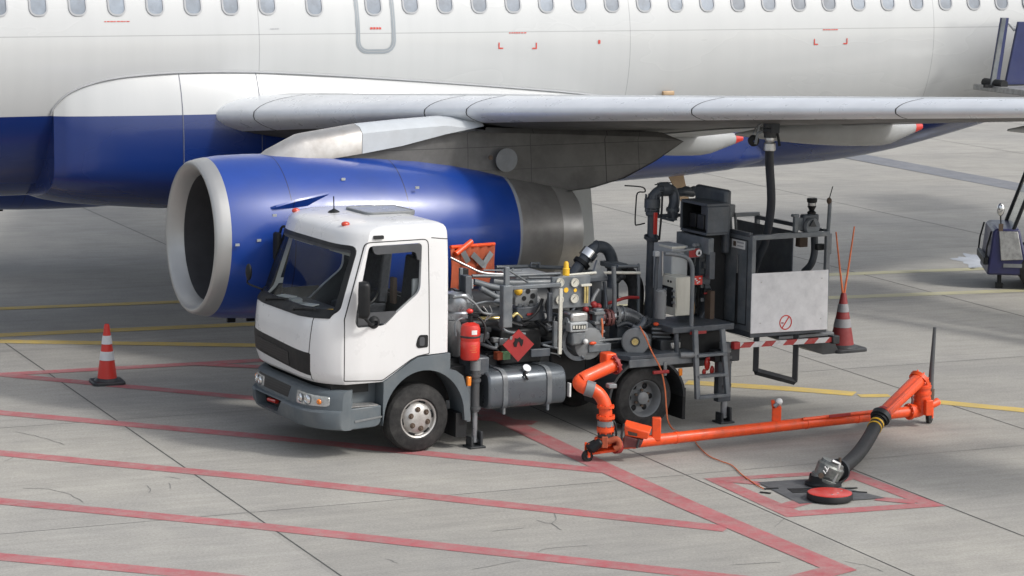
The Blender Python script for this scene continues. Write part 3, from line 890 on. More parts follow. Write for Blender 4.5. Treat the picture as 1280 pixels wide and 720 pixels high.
    B(MB().cyl(ap(613, 197, 6.02), ap(613, 197, 6.02) + V((0, .016, 0)), .03, 14), 'drain_plug', M['rust'], pl)
    return cw


make_engine(1); make_engine(-1)

# main landing gear legs, each with door and two wheels
def gear(sg):
    def B(mb, name, m, par, **k):
        if sg < 0: mb.mirror_y()
        return mb.build(name, m, par, **k)
    x, y = -6.75, 3.7
    lg = B(MB().cyl((x, y, .55), (x, y, 2.9), .11, 20), 'landing_gear_leg', M['mid_grey'], air)
    B(MB().cyl((x, y - .5, .56), (x, y + .5, .56), .09, 16), 'axle', M['mid_grey'], lg)
    for s in (-1, 1):
        tw = MB(); c = V((x, y + s * .46 - .2, .575)); tw.lathe([(0, .28), (0, .45), (.05, .54), (.12, .572), (.28, .572), (.35, .54), (.40, .45), (.40, .28)], c, (0, 1, 0), 44)
        t = B(tw, 'main_wheel', M['rubber'], lg); B(MB().lathe([(.06, .01), (.06, .2), (.02, .285), (.38, .285), (.34, .2), (.34, .01)], c, (0, 1, 0), 32), 'wheel_hub', M['mid_grey'], t)
    B(MB().prism([(-6.55, 2.75), (-6.93, 2.75), (-7.05, 1.55), (-6.98, .98), (-6.5, .95)], 1, 4.26, 4.30), 'gear_door', M['cabinet'], lg, bev=.01)
    ngl = None


gear(1); gear(-1)
ng = MB().cyl((5.0, 0, .4), (5.0, 0, 2.6), .08, 16).build('nose_gear_leg', M['mid_grey'], air)
for s in (-1, 1):
    MB().lathe([(0, .15), (0, .30), (.05, .37), (.17, .37), (.22, .30), (.22, .15)], (5.0, s * .22 - .11, .375), (0, 1, 0), 36).build('nose_wheel', M['rubber'], ng)

# belly antenna blade, red beacon under the belly, drain masts
q = ap(842, 218, .3)
MB().plate([(q.x + .12, .3, 2.0), (q.x - .16, .3, 2.0), (q.x - .30, .3, 1.52), (q.x - .16, .3, 1.52)], .03, (0, 1, 0)).build('blade_antenna', M['tan'], air, bev=.008)
q = ap(974, 203, .5); MB().ball((q.x, .3, q.z + .04), .10, 14, (1, 1, .7)).build('belly_beacon', M['red_lens'], air)
q = ap(838, 117, 2.0); MB().box((q.x, 1.93, q.z), (.20, .06, .07)).build('wing_root_light', M['tan'], air, bev=.02)
# tail surfaces (right of the frame)
MB().prism([(-20.6, 5.9), (-25.4, 5.9), (-27.6, 11.8), (-25.6, 11.8)], 1, -.14, .14).build('tail_fin', M['fuselage'], air)
for s in (-1, 1):
    b = MB().plate([(-22.9, .5, 5.5), (-26.2, .5, 5.5), (-27.3, 6.2, 6.0), (-25.9, 6.2, 6.0)], .16, (0, 0, 1))
    if s < 0: b.mirror_y()
    b.build('tailplane', M['wing_grey'], air)

# fuelling adapter under the leading edge, with its open cap on a lanyard
UC = AC.hit(963, 157, 0, -6.72)          # where the nozzle locks on
ad = MB().cyl((UC.x, UC.y, UC.z - .02), (UC.x, UC.y, UC.z + .28), .085, 20).build('fuelling_adapter', M['dark'], air)
cp = AC.hit(941, 175, 0, UC.x - .05)
MB().lathe([(0, .03), (0, .055), (.03, .068), (.06, .068), (.075, .04), (.075, .01)], cp, (.35, 1, -.1), 26).build('adapter_cap', M['black'], ad)
MB().tube(smooth_pts([cp, cp + V((-.02, .02, .14)), (UC.x, UC.y, UC.z + .15)], 5), .008, 6).build('cap_lanyard', M['steel_pipe'], ad)
q = AC.hit(970, 172, 0, UC.x - .05)
MB().tube(smooth_pts([q + V((0, 0, .12)), q + V((-.03, 0, 0)), q + V((-.04, .02, -.1))], 4), .016, 8).build('panel_latch', M['black'], ad)
# ================================================================== REFUELLING TRUCK
tk = thing('refuelling_truck', 'white cab hydrant refuelling truck with grey pumping gear parked under the wing', 'truck', (TR.o.x, TR.o.y, 0), TR.rot)


def cab_outline(xc, xs_, hw, xb, N=20, p=6.0):
    pts = []
    for k in range(N + 1):                     # front, right to left
        a = -pi / 2 + pi * k / N; y = hw * sin(a); y = hw * (abs(sin(a)) ** .8) * (1 if a >= 0 else -1)
        pts.append((xs_ + (xc - xs_) * (1 - abs(y / hw) ** p), y))
    for k in range(1, 5): pts.append((xs_ + (xb + .06 - xs_) * k / 5, hw))
    for a in (0, 30, 60, 90): pts.append((xb + .06 - .06 * sin(radians(a)), hw - .06 + .06 * cos(radians(a))))
    for a in (90, 60, 30, 0): pts.append((xb + .06 - .06 * sin(radians(a)), -(hw - .06 + .06 * cos(radians(a)))))
    for k in range(4, 0, -1): pts.append((xs_ + (xb + .06 - xs_) * k / 5, -hw))
    return pts


CS = [(.86, 1.205, .93, 1.03, -.34), (.90, 1.255, .96, 1.045, -.345), (1.0, 1.290, .985, 1.05, -.35), (1.2, 1.310, .985, 1.052, -.35), (1.4, 1.300, .975, 1.052, -.35), (1.56, 1.280, .96, 1.052, -.35), (1.63, 1.250, .945, 1.05, -.35), (1.67, 1.205, .93, 1.05, -.35),
      (1.9, 1.115, .85, 1.045, -.35), (2.15, 1.015, .765, 1.038, -.35), (2.38, 0.920, .69, 1.028, -.348), (2.46, .895, .665, 1.022, -.345), (2.52, .875, .648, 1.014, -.342), (2.56, .84, .615, 1.0, -.335), (2.59, .77, .55, .97, -.32), (2.612, .62, .42, .91, -.28), (2.624, .42, .22, .80, -.22), (2.628, .2, .1, .6, -.1)]


def cab_solid(d=0.):
    b = MB(); lp = []
    for z, xc, xs_, hw, xb in CS:
        zz = z if not d else (1.0 + (z - .86) * (1.74 - d * .9) / 1.76 if d > .02 else z + (d if z < .9 else -d if z > 2.5 else 0))
        zz = z - d * (z - 1.5) / 1.1 if z > 1.5 else z + d * .4 * (1.5 - z) / .64
        lp.append([(x, y, zz) for x, y in cab_outline(xc - d, xs_ - d, hw - d, xb + d)])
    return b.loft(lp)


SIDE = round_poly([(.655, 2.40), (.03, 2.405), (.0, 2.38), (.022, 1.86), (.305, 1.645), (.47, 1.50), (.80, 1.495), (.83, 1.56), (.80, 1.75)], [.05, .04, .02, .08, .03, .05, .05, .03, .02], 4)
GL = [p for p in [(.64, 2.385), (.045, 2.39), (.036, 1.865), (.315, 1.665), (.795, 1.665), (.79, 1.76)]]
WS = round_poly([(-.96, 2.40), (.965, 2.40), (1.0, 1.70), (.93, 1.61), (-.93, 1.61), (-1.0, 1.70)], [.09, .09, .04, .1, .1, .04], 4)
RW = round_poly([(-.88, 2.36), (.88, 2.36), (.88, 1.62), (-.88, 1.62)], .08)
arch = MB().prism([(.493, .70), (.493, .855), (.151, 1.075), (.05, 1.128), (-.5, 1.15), (-.5, .7)], 1, -1.3, 1.3)


def shell(d0, d1): return boolean(cab_solid(d0), cab_solid(d1), 'DIFFERENCE')


body = boolean(shell(0, .05), MB().prism(SIDE, 1, -1.4, 1.4), 'DIFFERENCE')
body = boolean(body, MB().prism(WS, 0, .45, 1.8), 'DIFFERENCE')
body = boolean(body, MB().prism(RW, 0, -.8, -.2), 'DIFFERENCE')
body = boolean(body, arch, 'DIFFERENCE')
cab = mesh_obj('cab', body, M['cab_white'], tk, 32)
lin = boolean(shell(.052, .062), MB().prism(SIDE, 1, -1.4, 1.4), 'DIFFERENCE')
lin = boolean(lin, MB().prism(WS, 0, .45, 1.8), 'DIFFERENCE')
lin = boolean(lin, MB().prism(RW, 0, -.8, -.2), 'DIFFERENCE')
mesh_obj('cab_lining', boolean(lin, arch, 'DIFFERENCE'), M['lining'], cab, 32)


SK = {}


def skin(prism, d0, d1):
    k = (d0, d1)
    if k not in SK: SK[k] = shell(d0, d1)
    return boolean(SK[k].copy(), prism, 'INTERSECT')


def ring(poly, w_, ax, a0, a1): return MB().ring_prism(poly, inset(poly, w_), ax, a0, a1)


wsc = MB().prism(WS, 0, .45, 1.8)
mesh_obj('windscreen', skin(wsc, .014, .020), M['glass'], tk)
wsr = ring(WS, .045, 0, .45, 1.8); mesh_obj('windscreen_rubber', skin(wsr, -.004, .03), M['black'], tk)
mesh_obj('windscreen_top_band', skin(MB().prism([(-.93, 2.365), (.93, 2.365), (.95, 2.32), (-.95, 2.32)], 0, .45, 1.8), .008, .013), M['dash'], tk)
for s0, s1 in ((.3, 1.4), (-1.4, -.3)):
    w_ = mesh_obj('side_window', skin(MB().prism(GL, 1, s0, s1), .022, .028), M['glass_pale'], tk)
    mesh_obj('window_frame', skin(ring(SIDE, .034, 1, s0, s1), -.003, .035), M['black'], w_)
    mesh_obj('lower_trim', skin(MB().prism([(.80, 1.655), (.33, 1.655), (.325, 1.64), (.46, 1.525), (.79, 1.52)], 1, s0, s1), .004, .03), M['dash'], w_)
    mesh_obj('rain_deflector', skin(MB().prism(round_poly([(.63, 2.40), (.02, 2.40), (.02, 2.22), (.07, 2.22), (.09, 2.315), (.60, 2.305)], [.03, .03, .01, .02, .05, .05]), 1, s0, s1), -.028, .004), M['dash'], w_)
mesh_obj('rear_window', skin(MB().prism(RW, 0, -.8, -.2), .018, .024), M['glass_pale'], tk)
mesh_obj('rear_window_rubber', skin(ring(RW, .035, 0, -.8, -.2), -.003, .04), M['black'], tk)
# door shut lines, bonnet line, roof-cap seam
DO = round_poly([(.965, .90), (.967, 1.60), (.70, 2.445), (-.085, 2.45), (-.10, 1.14), (.05, 1.12), (.14, 1.082), (.49, .87)], [.02, .02, .06, .07, .02, .02, .02, .03])
for s0, s1 in ((.6, 1.4), (-1.4, -.6)):
    dr = mesh_obj('door_gap', skin(ring(DO, .011, 1, s0, s1), -.0015, .004), M['seam'], cab)
    mesh_obj('door_handle', skin(MB().prism(round_poly([(-.075, 1.36), (-.075, 1.22), (.05, 1.215), (.075, 1.25), (.055, 1.33), (.03, 1.365)], .02), 1, s0, s1), -.006, .02), M['black'], dr)
    mesh_obj('grip_recess', skin(MB().prism(rrect(-.03, .035, 1.24, 1.34, .02), 1, s0, s1), -.011, -.002), M['dash'], dr)
    mesh_obj('roof_seam', skin(MB().prism([(-.12, 2.463), (-.12, 2.453), (-.40, 2.42), (-.40, 2.43)], 1, s0, s1), -.0015, .004), M['seam'], cab)
mesh_obj('bonnet_gap', skin(MB().prism([(.74, .88), (.75, .88), (.79, 1.62), (.78, 1.62)], 0, .8, 1.8), -.0015, .004), M['seam'], cab)
mesh_obj('bonnet_gap', skin(MB().prism([(-.74, .88), (-.75, .88), (-.79, 1.62), (-.78, 1.62)], 0, .8, 1.8), -.0015, .004), M['seam'], cab)
# grille
GR = [(-.80, 1.275), (-.77, 1.265), (.76, 1.20), (.78, 1.19), (.755, .945), (.74, .94), (-.80, 1.03)]
gr = mesh_obj('grille', skin(MB().prism(GR, 0, .8, 1.8), -.003, .02), M['black'], tk)
mesh_obj('grille_mesh', skin(MB().prism([(-.62, 1.195), (.30, 1.145), (.30, .99), (-.60, 1.06)], 0, .8, 1.8), -.008, .0), M['grille'], gr)
for s in (-1,):
    vt = mesh_obj('corner_vent', skin(MB().prism(rrect(.90 if s > 0 else -1.04, 1.04 if s > 0 else -.90, 1.0, 1.26, .05), 0, .8, 1.8), -.004, .006), M['dash' if s < 0 else 'cab_white'], cab)
# marker lamps, hatch, aerial, side lamp
for u, v in ((374, 259), (438, 279)):
    p = TR.hit(u, v, 2, 2.575); p = V((.70, -.86 if u < 400 else .62, 2.585)) if u < 400 else V((.745, .60, 2.602))
    lm = MB(); lm.ball(p, .042, 14, (1.2, 1, .75)); lm.build('marker_lamp', M['red_lens'], tk)
ht = MB(); hx = rrect(-.38, .26, -.50, .16, .10, 5)
hb = MB().ring_prism([(x, y) for x, y in hx], inset(hx, .035), 2, 2.60, 2.655).build('roof_hatch', M['mid_grey'], tk, bev=.008)
MB().prism(inset(hx, .02), 2, 2.615, 2.65).build('hatch_pane', M['hatch'], hb, bev=.01)
a0 = V((.47, -.30, 2.615)); an = MB(); an.lathe([(0, .075), (.02, .06), (.04, .02), (.05, .006)], a0, (0, 0, 1), 18); an.tube([a0 + V((0, 0, .03)), a0 + V((.005, 0, .19))], .007, 6)
an.build('aerial', M['black'], tk)
mesh_obj('cab_side_marker', skin(MB().prism(round_poly([(.60, 2.515), (.48, 2.515), (.48, 2.475), (.60, 2.475)], .012), 1, .5, 1.4), -.022, .01), M['black'], tk)


# interior
it = MB(); it.bb(.55, .95, -.85, .85, 1.32, 1.56); it.bb(.72, 1.04, -.78, .78, 1.5, 1.605); it.build('dashboard', M['dash'], tk, bev=.03)
for k, (x, y, a, w_, m_) in enumerate(((.92, -.62, .3, .22, 'sticker_w'), (.95, -.30, -.2, .14, 'cabinet'), (.94, .05, .5, .20, 'sticker_w'), (.90, .62, -.3, .12, 'yellow'), (.97, -.05, .1, .09, 'cabinet'))):
    MB().box((x, y, 1.622), (.13, w_, .012 + .03 * (k % 2)), rz=a).build('paper_sheet' if k % 2 == 0 else 'dash_box', M[m_], tk)
for y in (-.5, .5): MB().box((.80, y, 2.33), (.03, .55, .16), ry=.6).build('sun_visor', M['cabinet'], tk, bev=.01)
MB().bb(-.28, .9, -.95, .95, 1.16, 1.2).build('cab_floor', M['seat'], tk)
for y in (.5, -.55):
    s = MB(); s.bb(-.22, .28, y - .25, y + .25, 1.34, 1.52); s.box((-.2, y, 1.84), (.14, .48, .66), ry=-.12); s.box((-.245, y, 2.22), (.10, .26, .16))
    s.build('driver_seat' if y > 0 else 'passenger_seat', M['seat'], tk, bev=.03)
swc = V((.47, .5, 1.70)); sw = MB(); ringp = [swc + Matrix.Rotation(radians(38), 3, 'Y') @ V((.19 * cos(a), .19 * sin(a), 0)) for a in [2 * pi * k / 28 for k in range(29)]]
sw.tube(ringp, .014, 8, False); sw.tube([swc, V((.75, .5, 1.45))], .03, 10); sw.tube([ringp[7], swc, ringp[21]], .012, 6); sw.build('steering_wheel', M['black'], tk)
MB().box((.02, .93, 1.84), (.10, .05, .30)).build('door_pad', M['cabinet'], tk, bev=.015)
MB().box((.15, .62, 1.82), (.05, .10, .30)).build('seat_belt', M['rust'], tk, bev=.01)
for y0 in (-.42, .35):
    wb = MB(); pts = [(1.262, y0, 1.64), (1.235, y0 + .22, 1.675), (1.205, y0 + .44, 1.70)]
    wb.tube(pts, .011, 6); wb.tube([(1.25, y0 - .02, 1.625), (1.258, y0 + .01, 1.645)], .022, 8); wb.build('wiper', M['black'], tk)
cw_ = mesh_obj('scuttle', skin(MB().prism([(-.98, 1.70), (-.95, 1.605), (-.5, 1.585), (.5, 1.585), (.95, 1.605), (.98, 1.70), (.4, 1.685), (-.4, 1.685)], 0, .6, 1.8), -.008, .02), M['black'], tk)

# mirrors
mb = MB(); mb.loft([[(p[0] * k_ + .80, 1.20 + off, p[1] * k_ + 1.83) for p in rrect(-.075, .075, -.21, .21, .05)] for k_, off in ((.6, -.06), (.95, -.055), (1., 0), (.97, .05), (.8, .07))])
mr = mb.build('door_mirror', M['black'], tk, sharp=50)
mr.data.transform(Matrix.Translation(V((.80, 1.2, 1.83))) @ Matrix.Rotation(radians(62), 4, 'Z') @ Matrix.Translation(V((-.80, -1.2, -1.83))))
MB().tube(smooth_pts([(.80, 1.19, 1.66), (.76, 1.20, 1.60), (.68, 1.15, 1.545), (.60, 1.06, 1.54)], 5), .017, 8).build('mirror_arm', M['black'], mr)
MB().lathe([(0, .075), (.03, .06), (.05, .03)], (.60, 1.045, 1.545), (0, 1, 0), 20).build('mirror_base', M['black'], mr)
mb = MB(); c = V((.98, -1.25, 1.95))
for zz, hh in ((2.13, .17), (1.80, .11)): mb.box((.80, -1.17, zz), (.06, .13, hh * 2), rz=.25)
m2 = mb.build('door_mirror', M['black'], tk, bev=.03); MB().tube(smooth_pts([(.70, -1.04, 2.36), (.76, -1.15, 2.34), (.78, -1.18, 2.0), (.80, -1.15, 1.66), (.84, -1.04, 1.6)], 5), .016, 8).build('mirror_arm', M['black'], m2)
p0 = TR.hit(311, 340, 0, 1.28); m3 = MB().ball(p0, .10, 16, (.35, .6, 1.0)).build('front_mirror', M['black'], tk, sharp=60)
MB().tube(smooth_pts([p0 + V((0, 0, -.05)), TR.hit(310, 354, 0, 1.27), TR.hit(326, 361, 0, 1.2), (1.13, -.84, 1.66)], 5), .012, 7).build('mirror_arm', M['black'], m3)

# bumper
BS = [(.345, 1.23, .95), (.36, 1.29, .99), (.42, 1.325, 1.01), (.545, 1.34, 1.015), (.565, 1.32, 1.0), (.572, 1.275, .985), (.68, 1.27, .98), (.755, 1.255, .968), (.785, 1.21, .945), (.795, 1.14, .90)]
bl = []
for z, xc, xs_ in BS: bl.append([(x, y, z) for x, y in cab_outline(xc, xs_, 1.06, .84)])
bump_s = MB().loft(bl)
bi = MB().loft([[(x, y, z) for x, y in cab_outline(xc - .05, xs_ - .05, 1.01, .80)] for z, xc, xs_ in ((.30, 1.18, .95), (.90, 1.18, .95))])
bm_ = boolean(bump_s, bi, 'DIFFERENCE')
bm_ = boolean(bm_, MB().prism(round_poly([(-.60, .555), (.18, .555), (.02, .40), (-.56, .40)], .02), 0, .7, 1.6), 'DIFFERENCE')
bmp = mesh_obj('bumper', bm_, M['grey_plastic'], tk, 30)


def bskin(prism, o, i):
    A_ = MB().loft([[(x, y, z) for x, y in cab_outline(xc + o, xs_ + o, 1.06 + o, .84)] for z, xc, xs_ in BS])
    B_ = MB().loft([[(x, y, z) for x, y in cab_outline(xc - i, xs_ - i, 1.06 - i, .80)] for z, xc, xs_ in ([(.30,) + BS[0][1:]] + BS[1:-1] + [(.9,) + BS[-1][1:]])])
    return boolean(boolean(A_, B_, 'DIFFERENCE'), prism, 'INTERSECT')


mesh_obj('air_intake', bskin(MB().prism(round_poly([(-.68, .755), (.28, .74), (.22, .605), (-.60, .615)], .02), 0, .7, 1.6), .003, .01), M['grille'], bmp)
for s in (1, -1):
    a, b_ = (.46, .97) if s > 0 else (-.97, -.46)
    hl = mesh_obj('headlight', bskin(MB().prism(round_poly([(a, .735), (b_, .725), (b_, .615), (a, .59)], [.03] * 4), 0, .7, 1.6), .004, .02), M['lens'], tk)
    for k, (yy, rr, mm) in enumerate(((.57, .05, 'chrome'), (.71, .056, 'chrome'), (.88, .032, 'amber'))):
        xf = .982 + (1.272 - .982) * (1 - abs(yy / 1.06) ** 6.0)
        MB().lathe([(.012, .004), (.009, rr * .4), (.014, rr * .55), (.006, rr * .92), (.0, rr)], (xf + .012, s * yy, .662), (1, s * (.0, .25, .65)[k], 0), 22).build('reflector' if k < 2 else 'indicator_lamp', M[mm], hl)
MB().bb(.85, 1.2, -.62, .2, .36, .6).build('bumper_void', M['black'], bmp)
MB().bb(.6, 1.06, -.92, .92, .74, .90).build('shadow_gap_panel', M['black'], bmp)  # black box added behind the bumper so the gap reads as shaded
MB().tube([TR.hit(336, 499, 0, 1.23), TR.hit(346, 502, 0, 1.23)], .025, 8).build('tow_eye', M['red'], bmp)
# entry step and wheel-arch trim
for s in (1, -1):
    def Bs(b, name, m, par, **k):
        if s < 0: b.mirror_y()
        return b.build(name, m, par, **k)
    st = MB(); st.prism(round_poly([(.50, .36), (.935, .345), (.935, .585), (.50, .60)], [.10, .02, .02, .02]), 1, .70, 1.055); st.bb(.45, .95, .70, .86, .59, .86)
    so_ = Bs(st, 'entry_step', M['grey_plastic'], tk, bev=.012)
    Bs(MB().bb(.54, .93, .88, 1.05, .60, .61), 'tread_plate', M['chequer'], so_)
    Bs(MB().box((.66, 1.058, .455), (.34, .012, .02), ry=.1), 'step_strip', M['mid_grey'], so_)
    ang = [radians(a) for a in range(8, 173, 8)]; R0 = .50
    inner = [(R0 * cos(a) * 1.02 - .03, .40 + R0 * sin(a) * 1.12) for a in ang]
    outer = [(-.625, .34), (-.60, .62), (-.52, .86), (-.43, .925), (-.352, .94), (-.352, 1.135), (.05, 1.115), (.15, 1.065), (.485, .86), (.49, .60), (.49, .36)]
    poly = [(.485, .40)] + inner + [(-.545, .34)] + outer
    ar = MB().prism(poly, 1, .72, 1.075); Bs(ar, 'wheel_arch', M['grey_plastic'], tk, bev=.014)
    Bs(MB().prism([(-.46, .42), (-.60, .42), (-.60, .14), (-.46, .14)], 1, .74, 1.02), 'mud_flap', M['black'], tk)
    Bs(MB().box((-.595, 1.065, .79), (.05, .05, .11)), 'side_indicator', M['amber'], tk, bev=.01)
MB().bb(-.5, .85, -.7, .7, .42, 1.05).build('engine_block', M['black'], tk)

# chassis
ch = MB()
for y in (-.42, .42): ch.bb(-4.25, 1.0, y - .04, y + .04, .60, .84)
for x in (-.9, -1.9, -2.4, -3.5, -4.2): ch.bb(x - .04, x + .04, -.42, .42, .64, .80)
ch.build('chassis_frame', M['dark'], tk, bev=.008)
MB().cyl((-1.1, 0, .55), (-3.0, 0, .47), .06, 14).build('drive_shaft', M['dark'], tk)
MB().bb(-1.15, -.45, -.34, .34, .42, .8).build('gearbox', M['black'], tk, bev=.05)

# wheels
def tyre(x, y0, wd, R, name, hubm, front):
    prof = [(0.02, R * .56), (0.0, R * .62), (.004, R * .80), (.02, R * .93), (.045, R * .985)]
    for k in range(5):
        a = .055 + (wd - .11) * k / 5; b = (wd - .11) / 5
        prof += [(a, R), (a + b * .78, R), (a + b * .80, R - .012), (a + b * .98, R - .012)]
    prof += [(wd - .045, R * .985), (wd - .02, R * .93), (wd - .004, R * .80), (wd, R * .62), (wd - .02, R * .56)]
    sg = 1 if y0 > 0 else -1; c = V((x, y0, R))
    t = MB().lathe(prof, c, (0, -sg, 0), 64).build(name, M['rubber'], tk, sharp=28)
    r = R * .57
    if front:
        rim = MB().lathe([(.03, r + .012), (.012, r), (.02, r * .93), (.06, r * .90), (.065, r * .86), (.045, r * .80), (.02, r * .72), (.0, r * .56), (-.012, r * .38), (-.016, r * .2), (-.016, .002)], c, (0, -sg, 0), 48)
        ro = rim.build('rim', M[hubm], t, sharp=40)
        for k in range(6):
            a = 2 * pi * k / 6 + .35; p = c + V((r * .50 * cos(a), sg * .010, r * .50 * sin(a)))
            nb = MB(); nb.lathe([(0, .034), (.008, .030), (.004, .018), (.018, .016), (.020, .004)], p, (0, sg, 0), 12); nb.build('wheel_nut', M['rust'], ro)
            a += .52; p = c + V((r * .845 * cos(a), -sg * .052, r * .845 * sin(a)))
            MB().ball(p, .03, 12, (1.0 + .5 * abs(sin(a)), .4, 1.0 + .5 * abs(cos(a)))).build('vent_hole', M['black'], ro, sharp=60)
    else:
        rim = MB().lathe([(.03, r + .012), (.008, r), (.02, r * .95), (.11, r * .90), (.145, r * .84), (.15, r * .5), (.12, r * .36), (.05, r * .34), (.04, r * .28), (.035, .002)], c, (0, -sg, 0), 48)
        ro = rim.build('rim', M[hubm], t, sharp=40)
        for k in range(6):
            a = 2 * pi * k / 6; p = c + V((r * .67 * cos(a), -sg * .146, r * .67 * sin(a)))
            MB().ball(p, .036, 12, (1, .35, 1)).build('vent_hole', M['black'], ro, sharp=60)
            p = c + V((r * .43 * cos(a + .5), -sg * .10, r * .43 * sin(a + .5))); MB().cyl(p, p + V((0, sg * .03, 0)), .016, 8).build('wheel_nut', M['rust'], ro)
    return t


for s in (1, -1):
    tyre(0, s * 1.0, .235, .392, 'front_wheel', 'wheel_silver', True)
    tyre(-2.99, s * 1.03, .225, .385, 'rear_wheel', 'mid_grey', False); 
    MB().lathe([(0, .2), (0, .33), (.03, .375), (.05, .385), (.19, .385), (.21, .375), (.23, .33), (.23, .2)], (-2.99, s * .77, .385), (0, -s, 0), 48).build('inner_wheel', M['rubber'], tk)
MB().cyl((0, -.9, .39), (0, .9, .39), .06).build('front_axle', M['dark'], tk); ax_ = MB().cyl((-2.99, -.9, .385), (-2.99, .9, .385), .09); ax_.ball((-2.99, 0, .4), .22, 16); ax_.build('rear_axle', M['dark'], tk)
# rear wheel guards
for s in (1, -1):
    ang = [radians(a) for a in range(-8, 189, 9)]; rows = []
    b = MB(); o_ = [(-2.99 + .535 * cos(a), .385 + .50 * sin(a)) for a in ang]; i_ = [(-2.99 + .505 * cos(a), .385 + .47 * sin(a)) for a in ang]
    b.prism(o_ + i_[::-1], 1, s * .50, s * 1.07); b.build('wheel_guard', M['dark'], tk)
    MB().bb(-3.54, -3.50, s * .52, s * 1.05, .10, .48).build('mud_flap', M['black'], tk)
MB().box((-3.45, 1.06, .68), (.05, .03, .09)).build('rear_marker', M['amber'], tk, bev=.01)

# fuel tank
tkp = round_poly([(.50, .86), (1.05, .86), (1.06, .42), (.52, .42)], [.08, .15, .12, .08], 6)
ft = MB().loft([[(x, y * k + .79 * (1 - k), z * k + .64 * (1 - k)) for y, z in tkp] for x, k in ((-.87, .93), (-.885, .985), (-.90, 1), (-1.86, 1), (-1.875, .985), (-1.89, .93))]).build('fuel_tank', M['tank'], tk, sharp=40)
for x in (-1.08, -1.66):
    op = [(y + (y - .79) * .012 / .28, z + (z - .64) * .012 / .22) for y, z in tkp]
    MB().ring_prism(op, inset(op, .009), 0, x - .03, x + .03).build('tank_strap', M['equip_light'], ft)
    MB().cyl((x, 1.02, .43), (x, 1.02, .36), .02, 10).build('strap_bolt', M['equip_light'], ft)
MB().cyl((-1.38, .97, .83), (-1.38, 1.02, .88), .05, 18).build('filler_cap', M['chrome'], ft)
MB().tube([(-1.35, 1.01, .84), (-1.33, 1.07, .80), (-1.36, 1.075, .75)], .014, 7).build('cap_chain', M['black'], ft)
MB().bb(-1.95, -1.93, 1.0, 1.06, .50, .66).build('label_plate', M['sticker_w'], ft)
for x in (-1.08, -1.66): MB().bb(x - .04, x + .04, .46, .62, .50, .80).build('tank_bracket', M['dark'], ft)
# ================================================================== PUMPING GEAR ON THE TRUCK
def pbox(name, u0, v0, u1, v1, y, dep, m, par=None, bev=.008):
    a = tp(u0, v0, y); b = tp(u1, v1, y); c = tp(u1, v0, y); d = tp(u0, v1, y)
    x0, x1 = (a.x + d.x) / 2, (b.x + c.x) / 2; z1, z0 = (a.z + c.z) / 2, (b.z + d.z) / 2
    return MB().bb(x0, x1, y - dep, y, z0, z1).build(name, M[m], par or tk, bev=bev)


def pipe(name, pts, r, m, par=None, n=5, seg=12):
    q = [tp(*p) for p in pts]
    if n: q = smooth_pts(q, n)
    return MB().tube(q, r, seg).build(name, M[m], par or tk, sharp=50)


def flange(p, d, r, t, m, par, name='flange', bolts=0):
    p, d = V(p), V(d).normalized(); b = MB().cyl(p - d * t / 2, p + d * t / 2, r, 24)
    if bolts:
        ref = V((0, 0, 1)) if abs(d.z) < .9 else V((1, 0, 0)); a = d.cross(ref).normalized(); c = d.cross(a)
        for k in range(bolts):
            w_ = 2 * pi * k / bolts; q = p + (a * cos(w_) + c * sin(w_)) * r * .86; b.cyl(q - d * t, q + d * t, r * .09, 6)
    return b.build(name, M[m], par, bev=0)


# dark inner mass: tanks, pump housing and decking that close the view through the gear
MB().bb(-2.45, -.55, -1.0, .62, .84, .98).build('deck_plate', M['dark'], tk, bev=.01)
pmp = MB(); pmp.cyl((-1.25, .1, 1.22), (-2.05, .1, 1.22), .24, 28); pmp.build('pump_body', M['dark'], tk)
flt = MB(); flt.cyl((-.78, -.1, 1.40), (-2.2, -.1, 1.40), .24, 30); flt.ball((-.78, -.1, 1.40), .24, 20, (.5, 1, 1)); fv = flt.build('filter_vessel', M['dark'], tk, sharp=45)
for x in (-1.0, -1.5, -2.0): flange((x, -.1, 1.40), (1, 0, 0), .275, .04, 'equip_grey', fv, 'vessel_band', 12)
MB().bb(-2.4, -.6, -.95, -.45, .98, 1.45).build('hose_locker', M['dark'], tk, bev=.015)
MB().bb(-1.75, -1.2, .25, .7, .86, 1.28).build('valve_block', M['black'], tk, bev=.03)
MB().bb(-2.4, -1.9, .1, .65, .6, 1.1).build('drive_housing', M['black'], tk, bev=.03)

# behind the cab: air cleaner and trunking
ac_ = MB(); c = tp(572, 383, .62); ac_.lathe([(0, .02), (0, .15), (.03, .175), (.10, .18), (.12, .165), (.15, .18), (.26, .18), (.29, .165), (.32, .15), (.34, .05)], c + V((0, 0, -.16)), (0, 0, 1), 32)
ac_.build('air_cleaner', M['steel_pipe'], tk, sharp=30)
pipe('air_duct', [(566, 400, .7), (568, 418, .7), (572, 440, .6)], .09, 'mid_grey')
pipe('vacuum_hose', [(566, 372, .75), (580, 371, .8), (592, 378, .85), (604, 391, .85), (622, 393, .85), (632, 398, .85)], .014, 'mid_grey')
pipe('vacuum_hose', [(590, 381, .85), (610, 377, .8), (632, 380, .8)], .012, 'equip_light')
pipe('air_line', [(570, 420, .95), (569, 405, .95), (577, 398, .95), (588, 400, .92)], .012, 'equip_light')
pipe('air_line', [(604, 383, .8), (610, 392, .82), (606, 402, .8)], .006, 'silver')
pipe('air_line', [(612, 382, .8), (615, 392, .82), (608, 400, .8)], .006, 'silver')
pbox('support_post', 575, 335, 579, 372, .55, .04, 'equip_light')
pbox('control_box', 579, 336, 586, 362, .5, .10, 'black')
pbox('valve_box', 582, 345, 590, 372, .75, .14, 'equip_grey')
pbox('valve_box_edge', 590, 349, 592, 361, .755, .02, 'cabinet')
